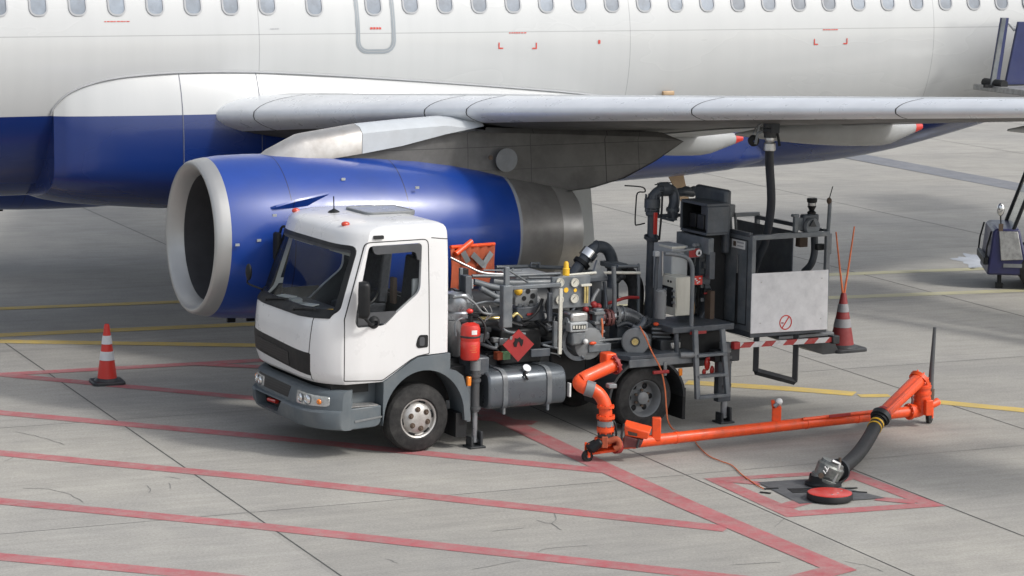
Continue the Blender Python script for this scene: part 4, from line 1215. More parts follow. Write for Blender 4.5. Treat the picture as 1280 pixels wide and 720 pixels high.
pipe('braided_line', [(563, 322, .2), (585, 333, .25), (604, 341, .3), (632, 343, .3)], .014, 'silver')
pipe('pressure_pipe', [(592, 352, .45), (612, 358, .45), (634, 362, .45)], .038, 'equip_light', n=0)
pipe('pressure_pipe', [(600, 360, .6), (618, 370, .62), (634, 376, .65)], .034, 'equip_light', n=0)
pipe('pressure_pipe', [(615, 351, .3), (640, 354, .3), (690, 353, .3)], .05, 'equip_light')
MB().ball(tp(623, 378, .72), .055, 14, (1.2, .8, .8)).build('pressure_valve', M['cabinet'], tk, sharp=60)
g1 = pipe('foil_pipe', [(598, 399, .72), (622, 398, .72), (634, 396, .72)], .03, 'gold', n=0)
pipe('drain_pipe', [(590, 404, .75), (620, 403, .75), (634, 401, .75)], .04, 'dark', n=0)
pipe('foil_pipe', [(640, 396, .7), (646, 392, .7), (652, 397, .7)], .022, 'gold')
pipe('rail', [(620, 334, -.85), (662, 333, -.85), (705, 335, -.85), (744, 340, -.85)], .024, 'equip_light', n=0)
pipe('rail_bracket', [(664, 333, -.8), (664, 329, -.8), (674, 329, -.8), (674, 334, -.8)], .016, 'equip_light', n=0)
pipe('rail', [(590, 345, .35), (634, 345, .35), (700, 342, .35)], .02, 'equip_light', n=0)
pbox('frame_post', 629, 357, 641, 410, .98, .10, 'equip_light', bev=.012)
pbox('frame_post', 631.5, 334, 637.5, 358, .96, .05, 'equip_light')
pbox('frame_beam', 630, 356, 702, 361, .95, .07, 'equip_light')
# ribbed cover and cross rods
cvx = pbox('ribbed_cover', 645, 343, 687, 351, -.2, .5, 'cabinet')
for k in range(5): pbox('cover_rib', 646, 343.6 + k * 1.5, 686, 344.3 + k * 1.5, -.19, .02, 'mid_grey', cvx, bev=0)
for (a, b) in (((604, 338, -.3), (652, 338, -.3)), ((636, 338, .5), (660, 353, .5)), ((614, 350, .1), (642, 336, -.2)), ((660, 347, .1), (700, 347, .1))):
    pipe('linkage_rod', [a, b], .012, 'equip_light', n=0)
# pierced bracket with lightening holes, small fittings under it
bp_ = pbox('pierced_bracket', 644, 362, 672, 382, .68, .02, 'mid_grey')
for u, v, r in ((650, 366, 3.2), (660, 364, 3.2), (655, 373, 3), (666, 370, 3.4), (664, 378, 3)):
    c = tp(u, v, .682); MB().cyl(c, c + V((0, .004, 0)), r / 103, 14).build('bracket_hole', M['black'], bp_)
MB().ball(tp(648, 364, .72), .05, 12).build('indicator_dome', M['yellow'], tk, sharp=60)
pbox('valve_bank', 646, 383, 680, 402, .72, .22, 'equip_grey', bev=.02)
for u in (649, 656, 663, 670): MB().cyl(tp(u, 379, .66), tp(u, 391, .66), .034, 14).build('solenoid', M['equip_light' if u % 2 else 'mid_grey'], tk)
pbox('warning_plate', 659, 391.5, 669, 394, .735, .01, 'dull_red', bev=0)
pipe('hydraulic_hose', [(678, 374, .75), (672, 388, .8), (662, 398, .8), (652, 400, .78)], .02, 'black')
pipe('hydraulic_hose', [(692, 362, .72), (684, 380, .78), (686, 398, .78), (676, 404, .7)], .026, 'dark')
pbox('support_arm', 686, 366, 691, 402, .9, .05, 'equip_grey')
# gauge panel
gpn = pbox('gauge_panel', 690, 345, 738, 385, .86, .05, 'equip_light', bev=.01)
for u, v in ((699.5, 353), (718, 353), (699, 374.5), (717.5, 373)):
    c = tp(u, v, .865); d_ = MB().lathe([(0, .052), (.02, .052), (.02, .044), (.012, .043)], c, (0, 1, 0), 24); d_ = d_.build('gauge', M['cream'], gpn)
    MB().cyl(c + V((0, .010, 0)), c + V((0, .014, 0)), .043, 22).build('dial', M['cream'], d_)
    MB().box(c + V((.008, .016, .008)), (.045, .003, .006), ry=.8).build('needle', M['dark'], d_)
for u, v, wd in ((707.5, 362.5, 7), (719, 362.8, 5)):
    c = tp(u, v, .862); MB().lathe([(0, wd / 230), (.004, wd / 230), (.004, .001)], c, (0, 1, 0), 16).build('label_disc', M['yellow'], gpn)
bc = tp(707.5, 344, .8); MB().lathe([(0, .042), (.08, .040), (.09, .031), (.14, .029), (.16, .02), (.165, .002)], bc, (0, 0, 1), 20).build('beacon_cap', M['yellow'], tk)
pipe('cream_rail', [(703, 345, .5), (722, 343, .5), (745, 341, .5)], .018, 'cream', n=0)
pipe('cream_rail', [(752, 343, .4), (757, 341, .4), (790, 341, .4), (800, 341, .4)], .018, 'cream')
pbox('cream_post', 699, 361, 703, 443, 1.0, .03, 'cream', bev=.004)
# delivery meter with counter window
mt = pbox('meter_body', 714, 391, 736, 404, .92, .22, 'silver', bev=.03)
mw = pbox('counter_frame', 713, 403, 735, 415, .95, .12, 'cabinet', mt, bev=.012)
pbox('counter_window', 716, 406, 733, 412, .955, .02, 'black', mw, bev=0)
for u in (717.5, 721, 724.5, 728, 731): pbox('counter_digit', u - 1, 407, u + 1, 411, .957, .004, 'cream', mw, bev=0)
c = tp(707, 405, .82); MB().lathe([(0, .02), (0, .075), (.03, .08), (.05, .06), (.12, .06)], c, (-1, .0, 0), 24).build('meter_cover', M['cabinet'], mt)
hs = MB(); c = tp(722, 425, .58); hs.lathe([(.30, .0), (.30, .10), (.27, .19), (.22, .205), (.1, .215), (0, .215)], c, (0, 1, 0), 40); hs.build('meter_housing', M['mid_grey'], mt, sharp=30)
rr_ = MB(); c = tp(722, 425, .80); rr_.lathe([(0, .235), (.05, .24), (.05, .19), (0, .19)], c, (0, 1, 0), 40, True); rr_.build('housing_rim', M['equip_grey'], mt, sharp=30)
pbox('meter_foot', 715, 414, 733, 432, .93, .16, 'equip_light', bev=.03)
MB().ball(tp(732, 427, .96), .033, 12).build('knob', M['sticker_w'], mt, sharp=60)
pbox('side_bracket', 692, 402, 697, 436, .9, .04, 'equip_light'); pipe('bracket_tie', [(678, 431, .9), (695, 435, .9), (703, 437, .92)], .014, 'equip_light')
pbox('corner_gusset', 664, 436, 688, 446, .92, .05, 'equip_grey')
for u in (731.5, 734.5): pbox('level_gauge', u - 1, 358, u + 1, 379, .9, .015, 'gold', bev=0)
pbox('level_gauge_cap', 727, 355, 740, 358, .91, .03, 'cream', bev=.003)
# inlet manifold: maroon flanges, valve tree, delivery pipe
pm = pipe('inlet_manifold', [(734, 398, .62), (752, 396, .62), (768, 395, .62)], .06, 'steel_pipe', n=0)
for u, m_, r in ((736, 'maroon', .085), (741, 'maroon', .10), (747, 'steel_pipe', .08), (752, 'maroon', .075), (757, 'maroon', .105), (762, 'maroon', .10)):
    flange(tp(u, 397, .62), (1, 0, .02), r, .035, m_, pm, 'flange', 8)
dp = pipe('delivery_pipe', [(766, 393, .55), (778, 393, .5), (790, 397, .45), (802, 405, .42), (812, 415, .4)], .095, 'steel_pipe')
flange(tp(769, 394, .55), (1, 0, .05), .118, .035, 'mid_grey', dp, 'flange', 10); flange(tp(776, 393, .51), (1, 0, .05), .112, .02, 'equip_light', dp, 'flange')
vt = pbox('valve_tree', 745, 386, 755, 428, .80, .10, 'equip_light', bev=.015)
for v in (392, 404, 415, 424): pbox('valve_collar', 743.5, v - 2, 756.5, v + 1.5, .82, .14, 'mid_grey', vt, bev=.005)
pipe('orange_line', [(752, 398, .83), (753, 412, .84), (751, 430, .83)], .012, 'orange_cord')
pipe('valve_stem', [(738, 384, .6), (742, 372, .55), (748, 362, .5)], .022, 'mid_grey'); pipe('valve_stem', [(758, 385, .55), (757, 368, .5), (755, 352, .45)], .02, 'equip_grey')
for u, v, r in ((742, 381, .045), (748, 383, .04), (732, 387, .04)): MB().ball(tp(u, v, .6), r, 12).build('valve_knob', M['dull_red'], tk, sharp=60)
pbox('manifold_shelf', 736, 430, 764, 440, .9, .3, 'equip_light', bev=.01)
pipe('manifold_tie', [(742, 427, .86), (758, 425, .84), (782, 423, .7)], .014, 'mid_grey')
MB().ball(tp(741, 429, .92), .025, 10, (2, 1, .8)).build('orange_tag', M['orange'], tk, sharp=60)
# control stack behind: boxes and brackets
pbox('relay_box', 740, 352, 752, 380, .3, .25, 'equip_grey'); pbox('relay_box', 755, 362, 768, 388, .25, .3, 'mid_grey'); pbox('junction_box', 722, 386, 736, 392, .5, .2, 'black')
bk = MB(); a = [tp(735, 348, .5), tp(760, 348, .5), tp(752, 336, .5), tp(747, 325, .5), tp(743, 338, .5)]; bk.plate(a, -.04, (0, 1, 0)); bk.build('pipe_bracket', M['equip_light'], tk, bev=.006)
pbox('pipe_bracket_foot', 733, 346, 760, 352, .52, .2, 'equip_grey')
# U-bend hose with bright clamp
ub = pipe('u_bend_hose', [(716, 344, -.6), (727, 329, -.6), (737, 316, -.6), (748, 308.5, -.6), (759, 312, -.6), (765, 325, -.6), (766, 345, -.6), (766, 372, -.5)], .074, 'equip_grey', n=7, seg=18)
flange(tp(735.5, 318, -.6), tp(741, 311, -.6) - tp(731, 324, -.6), .105, .10, 'chrome', ub, 'hose_clamp'); flange(tp(727, 329, -.6), tp(731, 324, -.6) - tp(722, 336, -.6), .11, .05, 'black', ub, 'hose_collar')
flange(tp(744, 309.6, -.6), (1, 0, .35), .095, .02, 'equip_grey', ub, 'hose_clamp'); flange(tp(766, 333, -.6), (0, 0, 1), .1, .03, 'equip_light', ub, 'hose_collar')
pipe('black_hose', [(778, 338, -.5), (787, 344, -.5), (794, 356, -.45), (795, 374, -.4), (793, 398, -.3)], .10, 'rubber', n=6, seg=16)
pbox('hose_tray', 768, 330, 784, 336, -.3, .35, 'equip_light'); 
pipe('guard_rail', [(772, 333, .2), (795, 333, .2), (798, 337, .2), (798, 398, .25)], .02, 'equip_light')
pipe('guard_rail', [(767, 333, .6), (768, 360, .6), (768, 398, .62)], .028, 'equip_light', n=0)
pipe('red_hose', [(757, 380, .5), (770, 376, .45), (784, 372, .4), (798, 372, .35)], .02, 'dull_red')
for u, v in ((773, 340), (777, 346), (771, 350)): MB().ball(tp(u, v, .0), .05, 10, (1.2, .8, .9)).build('fitting', M['dark'], tk, sharp=60)
# static reel and clutter on the deck
rl = MB(); c = tp(794, 427, .82); rl.lathe([(0, .06), (0, .15), (.02, .165), (.03, .15), (.03, .06)], c, (.55, .83, .1), 32); rl.lathe([(-.14, .06), (-.14, .14), (-.11, .15), (-.11, .06)], c, (.55, .83, .1), 32); rl.cyl(c + V((-.08, -.12, -.01)), c, .07, 18)
rw_ = rl.build('bonding_reel', M['mid_grey'], tk, sharp=30); MB().cyl(c, c + V((.03, .045, .005)), .04, 14).build('reel_hub', M['gold'], rw_)
pipe('clamp_hook', [(790, 408, .7), (796, 410, .72), (803, 405, .72), (806, 398, .7)], .035, 'equip_grey')
pipe('hose_loop', [(770, 408, .6), (783, 404, .6), (795, 409, .65), (806, 408, .65), (812, 402, .6), (806, 396, .55)], .03, 'hose')
pbox('battery_box', 800, 418, 815, 437, .85, .25, 'dark', bev=.015); pbox('battery_lid', 802, 424, 813, 434, .86, .02, 'equip_light')
pbox('terminal_box', 816, 408, 838, 424, .75, .3, 'dark'); pbox('terminal_box', 826, 424, 852, 440, .88, .3, 'dark', bev=.02); pbox('work_lamp', 839, 428, 851, 436, .9, .05, 'glass_pale' if False else 'silver', bev=.012)
for v in (411, 416, 421): pipe('bus_bar', [(815, v, .78), (838, v + .5, .78)], .014, 'equip_light', n=0)
MB().ball(tp(820, 405, .8), .03, 10, (1.3, 1, .8)).build('orange_tag', M['orange'], tk, sharp=60)
pbox('instrument_column', 772, 408, 785, 430, .55, .2, 'equip_grey')
# rear deck and wheel platform
dk = MB(); a, b_ = tp(765, 438, .75), tp(788, 449, 1.06); x1 = tp(868, 441, 1.06).x
dk.prism([(-2.55, .62), (b_.x, 1.07), (x1, 1.07), (x1, -1.05), (-2.45, -1.05)], 2, b_.z - .03, b_.z + .035); dk.build('rear_deck', M['equip_grey'], tk, bev=.01)
pbox('deck_edge', 787, 447, 869, 457, 1.075, .03, 'equip_light')
pbox('guard_hanger', 830, 452, 834, 470, 1.09, .02, 'mid_grey')
MB().bb(-4.25, -2.6, -.9, .55, .8, 1.0).build('subframe', M['dark'], tk, bev=.01)
sp_ = MB(); pA = tp(841, 413, 1.04); pB = tp(918, 409, 1.04); sp_.bb(pA.x, pB.x, .30, 1.04, pA.z - .045, pA.z + .03); stp = sp_.build('step_platform', M['equip_grey'], tk, bev=.01)
pbox('edge_tape', 863, 414, 883, 417.5, 1.046, .01, 'dull_red', stp, bev=0)
pipe('platform_leg', [(845, 412, 1.0), (846, 440, 1.0)], .03, 'equip_grey', n=0)
MB().bb(-4.2, -3.55, .3, .85, .75, 1.12).build('rear_locker', M['black'], tk, bev=.02)
ld = MB()
for (u, v), (u2, v2) in (((868.5, 412), (871.5, 499)), ((902.5, 411), (909, 495))):
    a, b_ = tp(u, v, 1.08), tp(u2, v2, 1.16); ld.loft([[(p.x - .03, p.y - .02, p.z), (p.x + .03, p.y - .02, p.z), (p.x + .03, p.y + .03, p.z), (p.x - .03, p.y + .03, p.z)] for p in (a, b_)])
ldo = ld.build('ladder', M['equip_light'], tk, bev=.006)
for v in (444, 470, 496):
    t = (v - 412) / 84; a, b_ = tp(870 + 2 * t, v, 1.1 + .05 * t), tp(905 + 5 * t, v - 2, 1.1 + .05 * t); MB().box((a + b_) / 2, (abs(a.x - b_.x), .09, .035)).build('rung', M['equip_light'], ldo, bev=.005)
pipe('ladder_arm', [(850, 444, 1.08), (862, 444, 1.1), (869, 443, 1.1)], .035, 'mid_grey', n=0); 
rg = MB(); a = tp(884, 455, .9); rg.ball(a, .06, 12, (.7, .4, 1.4)); rg.ball(tp(890, 463, .92), .05, 10, (.6, .5, 1.2)); rg.ball(tp(880, 465, .9), .04, 10, (.7, .5, 1)); rg.ball(tp(889, 448, .9), .05, 10, (1.2, .5, .7)); rg.build('orange_webbing', M['red'], tk, sharp=70)

# stabiliser legs
def jack(name, x, y, zt, r):
    j = MB().cyl((x, y, .42), (x, y, zt), r, 18).build(name, M['jack'], tk)
    MB().cyl((x, y, zt - .08), (x, y, zt + .03), r * 1.15, 18).build('jack_cap', M['mid_grey'], j)
    for z in (zt - .14, zt - .2, .46): flange((x, y, z), (0, 0, 1), r * 1.3, .03, 'jack', j, 'jack_collar')
    MB().cyl((x, y, .06), (x, y, .43), r * .62, 16).build('jack_ram', M['steel_pipe'], j)
    f = MB(); f.box((x, y, .012), (.20, .20, .024)); f.box((x - .06, y, .10), (.03, .14, .18)); f.box((x + .06, y, .07), (.03, .14, .12)); f.cyl((x - .08, y, .07), (x + .08, y, .07), .025, 10); f.build('foot', M['dark'], j, bev=.006)
    return j


p = tp(594, 470, 1.0); jk = jack('stabiliser_leg', p.x, 1.0, .98, .052); MB().bb(p.x + .11, p.x + .05, .93, 1.0, .30, .72).build('jack_guide', M['equip_light'], jk, bev=.006)
pbox('jack_bracket', 588, 447, 612, 470, .93, .3, 'equip_grey', bev=.02); pbox('cross_member', 563, 457, 600, 480, .8, .25, 'dark', bev=.01)
pbox('side_frame', 610, 437, 690, 461, .55, .06, 'dark', bev=.01)
p = tp(905, 500, 1.0); j2 = jack('stabiliser_leg', p.x, 1.0, .95, .065); pbox('jack_sleeve', 894, 438, 917, 452, 1.03, .14, 'dark'); pbox('jack_sleeve', 898, 452, 914, 502, 1.05, .10, 'equip_grey', j2)
# red hazard diamond with flame, tail label behind
dm = MB(); pc = [tp(648, 411.5, .94), tp(667, 430, .94), tp(647, 452, .94), tp(628, 431, .94)]; dm.plate(pc, .012, (0, 1, 0)); hz = dm.build('hazard_placard', M['dull_red'], tk)
c = tp(648.5, 428, .955); fl = MB(); fp = [(-.062, -.045), (-.072, 0), (-.05, .03), (-.055, .055), (-.02, .045), (.01, .062), (.035, .035), (.06, .03), (.055, -.015), (.04, -.05), (.022, -.035), (.012, .0), (-.01, .012), (-.022, -.02), (-.03, -.05)]
fl.plate([c + V((-a, 0, b)) for a, b in fp], .003, (0, 1, 0)); fl.build('flame_symbol', M['black'], hz)
c = tp(639, 423.5, .955); MB().plate([c + V((-a, 0, b)) for a, b in ((-.022, -.01), (-.012, .03), (.018, .03), (.008, -.01))], .003, (0, 1, 0)).build('corner_label', M['mid_grey'], hz)
pbox('tin_label', 622, 441, 629, 450, .78, .10, 'orange_cloth', bev=0); pbox('tin_label', 629, 441, 638, 449.5, .79, .10, 'sticker_g', bev=0)

# -------- rear mast
ts = pipe('mast_riser', [(811, 412, -.25), (812, 385, -.25), (815, 300, -.25), (816, 262, -.25)], .062, 'equip_grey', n=0, seg=18)
for v, r, t in ((266, .085, .04), (254, .10, .11), (262, .09, .02), (300, .075, .02)): flange(tp(815.5, v, -.25), (0, 0, 1), r, t, 'equip_grey', ts, 'riser_flange', 8)
ebw = pipe('mast_elbow', [(814, 256, -.25), (817, 246, -.25), (824, 239, -.25), (833, 236, -.25), (841, 240, -.25), (843, 252, -.22), (841, 262, -.2), (841, 272, -.2)], .068, 'equip_grey', n=6, seg=18)
flange(tp(830, 236.5, -.25), (1, .0, 0), .09, .10, 'equip_grey', ebw, 'elbow_flange', 8); flange(tp(841, 262, -.2), (0, 0, 1), .085, .03, 'equip_light', ebw, 'elbow_flange', 8); flange(tp(840.5, 270, -.2), (0, 0, 1), .06, .1, 'mid_grey', ebw, 'elbow_coupling')
pipe('cross_pipe', [(842, 242, -.25), (852, 240, -.25), (866, 241, -.3)], .055, 'equip_grey', ebw); 
for u in (858, 868): MB().ball(tp(u, 238, -.3), .07, 14, (1, 1, .8)).build('pipe_joint', M['equip_grey'], ebw, sharp=60)
pipe('cable', [(781, 232, -.3), (797, 233, -.3), (805, 235, -.3), (806, 240, -.3), (797, 241, -.3), (795, 255, -.3), (794, 279, -.3), (797, 281, -.3), (806, 279, -.3)], .009, 'black', n=3, seg=6)
pbox('red_rod', 818, 266, 822, 293, -.05, .03, 'red', bev=.005); pipe('black_rod', [(828, 240, -.1), (827, 265, -.1), (824, 300, -.1)], .013, 'black'); 
MB().lathe([(-.015, .09), (.015, .09), (.015, .065), (-.015, .065)], tp(814, 296.5, -.2), (.1, .25, 1), 24, True).build('rod_ring', M['equip_grey'], ts)
pbox('mast_tie', 822, 268, 852, 272, -.15, .08, 'equip_grey'); pipe('mast_tie_rod', [(826, 272, -.1), (842, 276, -.1)], .015, 'equip_grey', n=0)
MB().prism([(tp(806, 385, -.3).x, 1.0), (tp(826, 385, -.3).x, 1.0), (tp(822, 340, -.3).x, 1.6), (tp(818, 340, -.3).x, 1.6)], 1, -.42, -.24).build('mast_foot', M['equip_grey'], tk, bev=.01)
# mast box column
def fbox(name, u0, v0, u1, v1, x, dep, m, par=None, bev=.008):
    """face that looks forward (towards the cab) at lengthwise position x, box going aft"""
    a, b = TR.hit(u0, v0, 0, x), TR.hit(u1, v1, 0, x); c, d = TR.hit(u1, v0, 0, x), TR.hit(u0, v1, 0, x)
    y0, y1 = (a.y + d.y) / 2, (b.y + c.y) / 2; z1, z0 = (a.z + c.z) / 2, (b.z + d.z) / 2
    return MB().bb(x, x - dep, y0, y1, z0, z1).build(name, M[m], par or tk, bev=bev)


XM = -3.98
ctl = MB(); y0, y1 = TR.hit(851, 262, 0, XM).y, TR.hit(884, 262, 0, XM).y
zt, zb = 2.62, 2.28
ctl.bb(XM, XM - .32, y0, y1, zt - .02, zt + .015); ctl.bb(XM, XM - .32, y0, y1, zb - .03, zb); ctl.bb(XM - .30, XM - .32, y0, y1, zb, zt - .02)
for yy in (y0, y1): ctl.bb(XM, XM - .3, yy - .015, yy + .015, zb, zt - .02)
cbx = ctl.build('control_console', M['equip_grey'], tk, bev=.006)
MB().bb(XM - .02, XM - .29, y0 + .016, y1 - .016, zb + .001, zb + .006).build('console_floor', M['black'], cbx)
MB().bb(XM - .285, XM - .298, y0 + .016, y1 - .016, zb + .006, zt - .022).build('console_back', M['black'], cbx)
MB().bb(XM - .02, XM - .28, y0 + .016, y0 + .02, zb + .007, zt - .022).build('console_side', M['black'], cbx)
for k in range(3): MB().bb(XM - .10, XM - .2, y0 + .04 + k * (y1 - y0 - .06) / 3, y0 + .01 + (k + 1) * (y1 - y0 - .06) / 3, zb + .01, zb + .19).build('console_instrument', M[('black', 'dark', 'dash')[k]], cbx, bev=.01)
MB().bb(XM - .33, XM - .42, y0 - .22, y1 - .10, 2.0, 2.78).build('mast_back_plate', M['equip_grey'], tk, bev=.035)
mb = MB(); mb.bb(XM - .02, XM - .10, y0 - .12, y1 + .02, 2.02, 2.22); mb.build('mast_crosshead', M['equip_light'], tk, bev=.01)
for k, yy in enumerate((y0 - .10, y0 + .14, y0 + .34, y1 - .02)): MB().bb(XM - .04, XM - .12, yy - .045, yy + .045, 1.72, 2.05).build('mast_rib', M['equip_grey'], tk, bev=.006)
MB().bb(XM - .14, XM - .40, y0 - .14, y1 - .18, 1.05, 2.3).build('mast_core', M['black'], tk, bev=.01)
for u0, u1, y in ((889, 898, .50),): 
    MB().prism([(XM - .13, 1.1), (XM - .42, 1.1), (XM - .30, 1.4), (XM - .30, 2.6), (XM - .13, 2.6)], 1, .40, .52).build('mast_column', M['equip_grey'], tk, bev=.006)
MB().prism([(XM + .02, 1.08), (XM - .28, 1.08), (XM - .24, 1.5), (XM - .12, 1.75), (XM - .12, 1.3)], 1, .50, .56).build('mast_gusset', M['equip_grey'], tk, bev=.006)
ar1 = pbox('mast_arm', 861, 310, 889, 322, .62, .16, 'equip_light'); pbox('red_sticker', 861.5, 311, 874, 321.5, .625, .01, 'dull_red', ar1, bev=0)
c = tp(873.5, 316, .635); rd = MB().cyl(c, c + V((0, .004, 0)), .042, 20).build('round_sign', M['sticker_w'], ar1)
MB().plate([c + V((-a, .006, b)) for a, b in ((-.018, -.02), (.018, -.02), (.012, .008), (.004, .022), (-.008, .012))], .002, (0, 1, 0)).build('sign_symbol', M['black'], rd)
ar2 = pbox('mast_arm', 862, 345, 888, 356, .62, .14, 'equip_grey'); rs = pbox('red_sticker', 865, 345, 878, 356, .63, .01, 'red', ar2, bev=0)
for a, b in ((-2.5, -2), (2, 1.5), (0, 3), (-1, 0), (3, -3)): pbox('sticker_mark', 871 + a, 350 + b, 873 + a, 351.5 + b, .633, .003, 'sticker_w', rs, bev=0)
pbox('cable_plug', 880, 361, 889, 368, .60, .04, 'black'); pbox('plug_tag', 880, 365.5, 889, 367.5, .602, .004, 'dull_red', bev=0)
for u in (868, 872, 876): MB().ball(tp(u, 307, .55), .032, 10).build('valve_nut', M['mid_grey'], ar1, sharp=60)
MB().bb(-4.10, -4.16, .55, .68, 1.12, 1.56).build('timber_prop', M['rust'], tk)
pipe('tan_rag', [(864, 373, .4), (866, 384, .42), (865, 392, .4)], .03, 'tan')
# cabinets
cA = tp(840, 308, .52); cB = tp(857, 365, .52); yl = TR.hit(817, 303, 0, cA.x).y
gc = MB().bb(cA.x, cB.x - .02, max(.0, yl), .52, cB.z, cA.z).build('grey_cabinet', M['cabinet'], tk, bev=.012); pbox('cabinet_edge', 840, 308, 858, 311, .525, .3, 'cream', gc, bev=.004)
cA = tp(845, 349, .80); cB = tp(862, 394, .80); yl = TR.hit(828, 343, 0, cA.x).y
kb = MB(); Z0, Z1 = cB.z, cA.z
kb.bb(cA.x - .02, cB.x, yl, .80, Z0, Z1 + .02); kb.bb(cA.x, cA.x - .02, yl, .80, Z1 - .11, Z1 + .02); kb.bb(cA.x, cA.x - .02, yl, .80, Z0, Z0 + .10); kb.bb(cA.x, cA.x - .02, .74, .80, Z0 + .10, Z1 - .11)
kbo = kb.build('control_box', M['cream'], tk, bev=.006); op_ = MB().bb(cA.x + .004, cA.x - .03, yl + .01, .74, Z0 + .10, Z1 - .11).build('switch_bay', M['black'], kbo)
for k in range(3):
    for j in range(2): MB().box((cA.x + .006, yl + .09 + j * .18, Z0 + .16 + k * .07), (.02, .06, .025)).build('switch', M['mid_grey' if (k + j) % 2 else 'equip_light'], op_, bev=.003)
for y_ in (.3, .37): pass
for k in range(2): MB().cyl((cA.x, yl + .14 + k * .06, Z1 - .045), (cA.x + .008, yl + .14 + k * .06, Z1 - .045), .015, 10).build('switch_knob', M['black'], kbo)
sc_ = MB().lathe([(0, .02), (0, .062), (.02, .065), (.33, .065), (.35, .05), (.35, .01)], tp(825.5, 398, .88), (0, 0, 1), 24).build('canister', M['mid_grey'], tk)
pipe('handrail', [(831, 317, .95), (846, 318.5, .98), (858, 322, 1.0), (864.5, 331, 1.0), (865.5, 350, 1.0), (864, 412, 1.0)], .026, 'equip_light')
pipe('handrail', [(829, 315.5, .6), (848, 314.5, .7), (868, 311, .7)], .015, 'mid_grey', n=0)
pipe('handrail_stand', [(822, 316, .55), (820, 340, .55), (819, 372, .55), (818, 398, .55)], .024, 'equip_grey', n=0); pipe('conduit', [(828, 314, .52), (828, 345, .52)], .012, 'silver', n=0)
pbox('lamp_bracket', 819, 314, 825, 321, .6, .06, 'cabinet')

# -------- lift cage
XF, XR = -4.44, -5.57
cg = MB()
def bar(mb, a, b, t=.05): a, b = V(a), V(b); mb.tube([a, b], t * .62, 4)
cf = MB().bb(XF, XR, -.55, 1.05, 1.02, 1.09).build('lift_cage', M['equip_grey'], tk, bev=.008)
for x, y, zt in ((XF - .02, 1.03, 2.27), (XR + .02, 1.03, 2.24), (XF - .02, -.5, 2.32), (XR + .02, -.5, 2.3)): MB().bb(x - .028, x + .028, y - .028, y + .028, 1.09, zt).build('corner_post', M['equip_light'], cf, bev=.005)
MB().bb(XF, XR, 1.0, 1.06, 2.21, 2.27).build('top_rail', M['equip_light'], cf, bev=.006); MB().bb(XF, XR, -.53, -.47, 2.28, 2.33).build('top_rail', M['equip_light'], cf, bev=.006)
MB().bb(XF, XF - .05, -.5, .98, 2.24, 2.29).build('top_rail', M['equip_grey'], cf, bev=.006); MB().bb(XR, XR + .05, -.5, 1.0, 2.24, 2.29).build('top_rail', M['equip_grey'], cf, bev=.006)
fd = MB().bb(XF + .004, XF - .02, .18, 1.0, 1.09, 2.24).build('cage_door', M['equip_light'], cf, bev=.008)
dfr = [(.40, 1.16), (.96, 1.16), (.96, 2.20), (.40, 2.20)]; MB().ring_prism(dfr, inset(dfr, .012), 0, XF + .004, XF + .010).build('door_frame', M['dark'], fd)
MB().bb(XF + .02, XF + .03, .76, .775, 1.78, 2.0).build('door_rod', M['silver'], fd); MB().bb(XF + .018, XF + .034, .755, .78, 1.15, 1.78).build('rod_sleeve', M['black'], fd)
st = MB().bb(XF + .006, XF + .012, .62, .90, 2.08, 2.18).build('notice_sticker', M['sticker_w'], fd)
MB().bb(XF + .012, XF + .014, .65, .71, 2.10, 2.16).build('notice_picture', M['rust'], st); MB().bb(XF + .012, XF + .014, .73, .88, 2.145, 2.165).build('notice_text', M['frame_grey'], st); MB().bb(XF + .012, XF + .014, .74, .87, 2.105, 2.12).build('notice_text', M['frame_grey'], st)
MB().bb(XR + .32, XR + .34, -.5, .75, 1.55, 2.25).build('rear_panel', M['equip_grey'], cf, bev=.01)
MB().bb(XF, XR, -.5, -.47, 1.09, 1.6).build('far_panel', M['dark'], cf, bev=.01)
wp_ = MB(); a, b_, c, d = tp(939.5, 342, 1.07), tp(1035, 337, 1.07), tp(1033.5, 411.5, 1.07), tp(937.5, 417, 1.07); wp_.plate([a, b_, c, d], .012, (0, 1, 0)); ws_ = wp_.build('side_sheet', M['white_sheet'], cf, bev=.003)
c = tp(982, 403, 1.083); ns = MB(); ns.lathe([(0, .092), (.003, .092), (.003, .078), (0, .078)], c, (0, 1, 0), 40, True); nso = ns.build('no_smoking_ring', M['red'], ws_)
MB().plate([c + V((-a, 0, b)) for a, b in ((-.055, -.062), (-.043, -.07), (.05, .058), (.038, .068))], .003, (0, 1, 0)).build('prohibition_bar', M['red'], nso)
MB().plate([c + V((-a, 0, b)) for a, b in ((-.065, .005), (-.03, .002), (-.03, -.012), (-.065, -.010))], .002, (0, 1, 0)).build('cigarette_symbol', M['dull_red'], nso); MB().plate([c + V((-a, 0, b)) for a, b in ((.0, .0), (.012, .03), (.03, .045), (.022, .022))], .002, (0, 1, 0)).build('smoke_symbol', M['dull_red'], nso)
for x in (XF - .12, XR + .12):
    for z in (1.2, 1.7): MB().cyl((x, 1.08, z), (x, 1.088, z), .008, 8).build('sheet_bolt', M['silver'], ws_)
